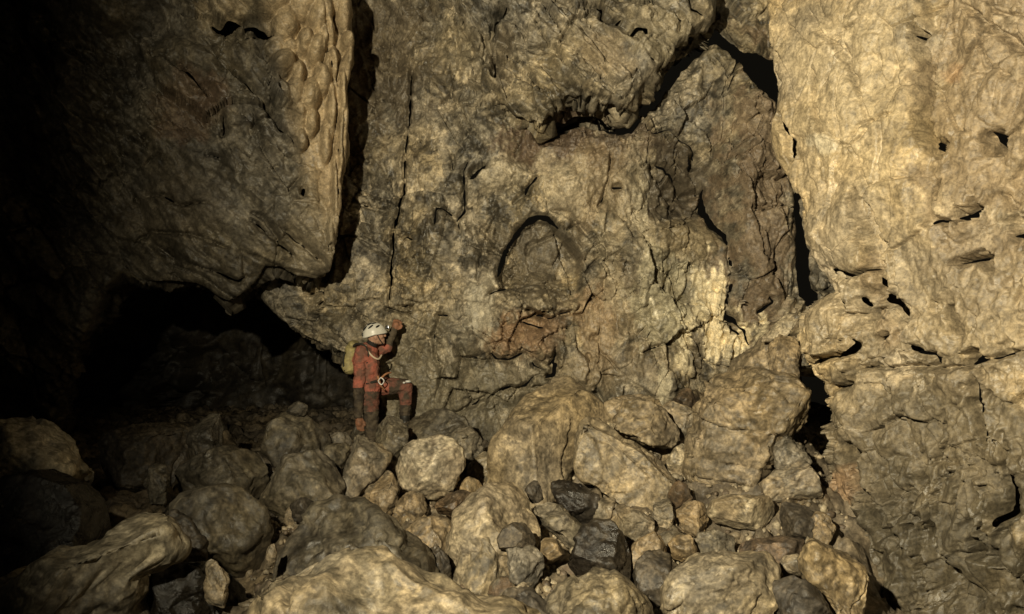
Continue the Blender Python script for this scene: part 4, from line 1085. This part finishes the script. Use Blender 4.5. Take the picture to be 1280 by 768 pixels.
# left leg, knee up, foot on a rock against the wall
lhip = pel + lf * .09; lkn = J(507, 483, .20); lan = J(506, 527, .18)
b.limb(lhip, (lhip + lkn) / 2, .115, .098, 'red'); b.limb((lhip + lkn) / 2, lkn, .098, .080, 'redmud'); b.limb(lkn, lkn * .5 + lan * .5, .080, .07, 'redmud'); b.limb(lkn * .5 + lan * .5, lan, .070, .056, 'mud')
b.limb(lan + up * .06, lan, .062, .056, 'boot'); b.limb(lan - up * .03 - fw * .03, lan - up * .045 + fw * .15, .045, .040, 'boot')
# head: looks to the right and a little up
tl = math.radians(8)
hf = fw * math.cos(tl) + up * math.sin(tl); hu_ = up * math.cos(tl) - fw * math.sin(tl)
RH = np.stack([hf, lf, hu_], 1)
b.ball(hed, (.098, .076, .115), 'skin', RH)
H = lambda x, y, z: hed + hf * x + lf * y + hu_ * z
b.ball(H(.045, 0, -.07), (.050, .048, .045), 'skin', RH); b.ball(H(.078, 0, -.098), (.020, .022, .018), 'skin', RH)      # jaw, chin
b.limb(H(.092, 0, .012), H(.112, 0, -.022), .010, .015, 'skin', 3)                                                           # nose
b.ball(H(.088, 0, .030), (.014, .048, .012), 'skin', RH)                                                                  # brow
b.ball(H(.090, 0, -.058), (.012, .024, .007), 'skin', RH); b.ball(H(.087, 0, -.071), (.012, .021, .008), 'skin', RH)    # lips
for sd in (-1, 1):
    b.ball(H(-.008, .078 * sd, -.015), (.020, .009, .032), 'skin', RH); b.ball(H(.062, .040 * sd, -.022), (.026, .022, .022), 'skin', RH)
bo = b.build('body', dict(red=M_RED, mud=M_MUD, redmud=M_REDMUD, glove=M_GLOVE, skin=M_SKIN, neck=M_NECK, boot=M_BOOT), person, .0085, 3, ('red', 'mud', 'redmud'))

def solid(name, vs, fs, mat, parent, smooth=True):
    return mesh_obj(name, vs, fs, mat, parent, smooth=smooth)
M_EYE = plain('eye', (.03, .02, .015), .2, .6)
for sd in (-1, 1):
    v, f = uvs(H(.086, .032 * sd, .008), .0105); solid('eye', v, f, M_EYE, person)
# helmet: a dome with a rim, ribs between vents, chin strap and head lamp
hc = H(-.012, 0, .030)
def helm(k, inner=False):
    vs, fs = [], []; NR, NS = 16, 36
    for i in range(NR + 1):
        a = math.pi / 2 * i / NR * 1.10
        for j in range(NS):
            q = 2 * math.pi * j / NS
            r = math.sin(min(a, 1.66)); z = math.cos(a)
            x = .138 * k * r * math.cos(q); y = .106 * k * r * math.sin(q); zz = .128 * k * z
            if i >= NR - 1: x *= 1.05; y *= 1.05
            if i >= NR - 2 and math.cos(q) > .5: x += .018 * (math.cos(q) - .5)
            zz -= .022 * max(0, -math.cos(q)) * (i / NR) ** 2
            vs.append(hc + hf * x + lf * y + hu_ * zz)
    for i in range(NR):
        for j in range(NS):
            fs.append((i * NS + j, (i + 1) * NS + j, (i + 1) * NS + (j + 1) % NS, i * NS + (j + 1) % NS))
    return vs, fs
vo_, fo_ = helm(1.0); vi_, fi_ = helm(.94)
n0 = len(vo_); NS = 36; lst = n0 - NS
fs_ = fo_ + [tuple(i + n0 for i in q[::-1]) for q in fi_] + [(lst + j, n0 + lst + j, n0 + lst + (j + 1) % NS, lst + (j + 1) % NS) for j in range(NS)]
helmet = solid('helmet', vo_ + vi_, fs_, M_HELM, person)
for sd in (-1, 1):
    for (ax_, el, ln2) in ((-62, 34, .050), (-20, 40, .055), (24, 36, .045), (-42, 62, .045), (10, 66, .045)):
        a = math.radians(ax_); e = math.radians(el)
        x = .138 * math.cos(e) * math.sin(a); y = .106 * math.cos(e) * math.cos(a) * sd; z = .128 * math.sin(e)
        c = hc + hf * x + lf * y + hu_ * z
        nrm = hf * x / .138 ** 2 + lf * y / .106 ** 2 + hu_ * z / .128 ** 2; nrm /= np.linalg.norm(nrm)
        lng = hf * .8 + hu_ * .55; lng = lng - nrm * (lng @ nrm); lng /= np.linalg.norm(lng); wd = np.cross(nrm, lng)
        v, f = uvs(c, (.036 * ln2 / .05, .0125, .006), 12, 8, np.stack([lng, wd, nrm], 1)); solid('vent', v, f, M_VENT, helmet)
def boxv(c, ex, ey, ez, bev=.25):
    bm = bmesh.new(); bmesh.ops.create_cube(bm, size=2); bmesh.ops.bevel(bm, geom=bm.edges[:], offset=bev, segments=2, affect='EDGES')
    v = np.array([q.co[:] for q in bm.verts]); bm.faces.ensure_lookup_table(); f = [tuple(q.index for q in p.verts) for p in bm.faces]; bm.free()
    return v[:, :1] * ex + v[:, 1:2] * ey + v[:, 2:] * ez + c, f
v, f = boxv(H(.142, 0, .075), hf * .016, lf * .034, hu_ * .021); lampo = solid('headlamp', v, f, M_LAMP, helmet)
v, f = uvs(H(.157, -.012, .076), (.007, .016, .016), rot=RH); solid('lens', v, f, M_LENS, lampo)
v, f = boxv(H(-.145, 0, .03), hf * .014, lf * .03, hu_ * .020); solid('battery_box', v, f, M_LAMP, helmet)
def tube(name, pts, r, mat, parent, flat=1.0, seg=8):
    pts = [np.array(p_, float) for p_ in pts]
    # smooth the path
    fine = []
    for i in range(len(pts) - 1):
        p0 = pts[max(i - 1, 0)]; p1 = pts[i]; p2 = pts[i + 1]; p3 = pts[min(i + 2, len(pts) - 1)]
        for k in range(6):
            t = k / 6
            fine.append(.5 * (2 * p1 + (p2 - p0) * t + (2 * p0 - 5 * p1 + 4 * p2 - p3) * t * t + (3 * p1 - p0 - 3 * p2 + p3) * t ** 3))
    fine.append(pts[-1]); vs, fs = [], []
    for i, p_ in enumerate(fine):
        d = fine[min(i + 1, len(fine) - 1)] - fine[max(i - 1, 0)]; d /= np.linalg.norm(d)
        e1 = np.cross(d, [0, 1, 0.1]); e1 /= np.linalg.norm(e1); e2 = np.cross(d, e1)
        for j in range(seg):
            q = 2 * math.pi * j / seg; vs.append(p_ + e1 * math.cos(q) * r + e2 * math.sin(q) * r * flat)
    for i in range(len(fine) - 1):
        for j in range(seg):
            fs.append((i * seg + j, i * seg + (j + 1) % seg, (i + 1) * seg + (j + 1) % seg, (i + 1) * seg + j))
    fs.append(tuple(range(seg))[::-1]); fs.append(tuple((len(fine) - 1) * seg + j for j in range(seg)))
    return solid(name, vs, fs, mat, parent)
tube('chin_strap', [H(.01, -.088, .03), H(.03, -.076, -.04), H(.06, -.05, -.10), H(.068, 0, -.122), H(.06, .05, -.10), H(.03, .076, -.04), H(.01, .088, .03)], .006, M_DSTRAP, helmet)
# collar cord over the chest, harness and its loops
tube('collar_cord', [J(457, 432, -.08), J(460, 439, -.17), J(466, 446, -.19), J(473, 449, -.15), J(477, 444, -.06)], .011, M_STRAP, person)
tube('harness_strap', [J(438, 475, -.02), J(450, 479, -.165), J(466, 478, -.19), J(478, 474, -.08), J(480, 474, .05)], .016, M_DSTRAP, person, .5)
tube('harness_strap', [J(472, 477, -.17), J(482, 468, -.10), J(489, 466, -.02)], .012, M_OSTRAP, person, .6)
tube('harness_strap', [J(472, 470, -.18), J(476, 482, -.16), J(481, 488, -.08)], .012, M_OSTRAP, person, .6)
tube('harness_ring', [J(476, 472, -.20), J(480, 476, -.20), J(477, 481, -.20), J(473, 477, -.20), J(476, 472, -.20)], .006, M_METAL, person)
v, f = boxv(J(510, 477, .11), fw * .03, lf * .03, up * .012); kp = solid('knee_pad', v, f, M_METAL, person)
v, f = boxv(J(505, 478.5, .10), fw * .014, lf * .02, up * .010); solid('knee_pad', v, f, M_METAL, person)

# the pack on the back: a bag with lid and straps
bag = bpy.data.objects.new('backpack', None); COL.objects.link(bag); bag.location = tuple(PB + J(437, 467)); bag.empty_display_size = .1
tag(bag, 'yellow caving pack worn on the back of the person', 'backpack')
BO = J(437, 467)
bb = Body()
bb.limb(J(436, 460, -.02) - BO, J(439, 438, .02) - BO, .075, .07, 'bag'); bb.limb(J(436, 460, .12) - BO, J(439, 438, .12) - BO, .075, .07, 'bag')
bb.ball(J(442, 431, .05) - BO, (.06, .13, .05), 'bag')
bb.build('sack', dict(bag=M_BAG), bag, .012, 6, ('bag',))
tube('shoulder_strap', [J(440, 434, -.05) - BO, J(447, 430, -.14) - BO, J(456, 433, -.19) - BO, J(460, 446, -.20) - BO, J(455, 460, -.2) - BO, J(443, 466, -.12) - BO], .014, M_DSTRAP, bag, .5)
tube('lid_strap', [J(431, 440, -.06) - BO, J(429, 450, -.08) - BO, J(431, 464, -.08) - BO], .010, M_DSTRAP, bag, .5)
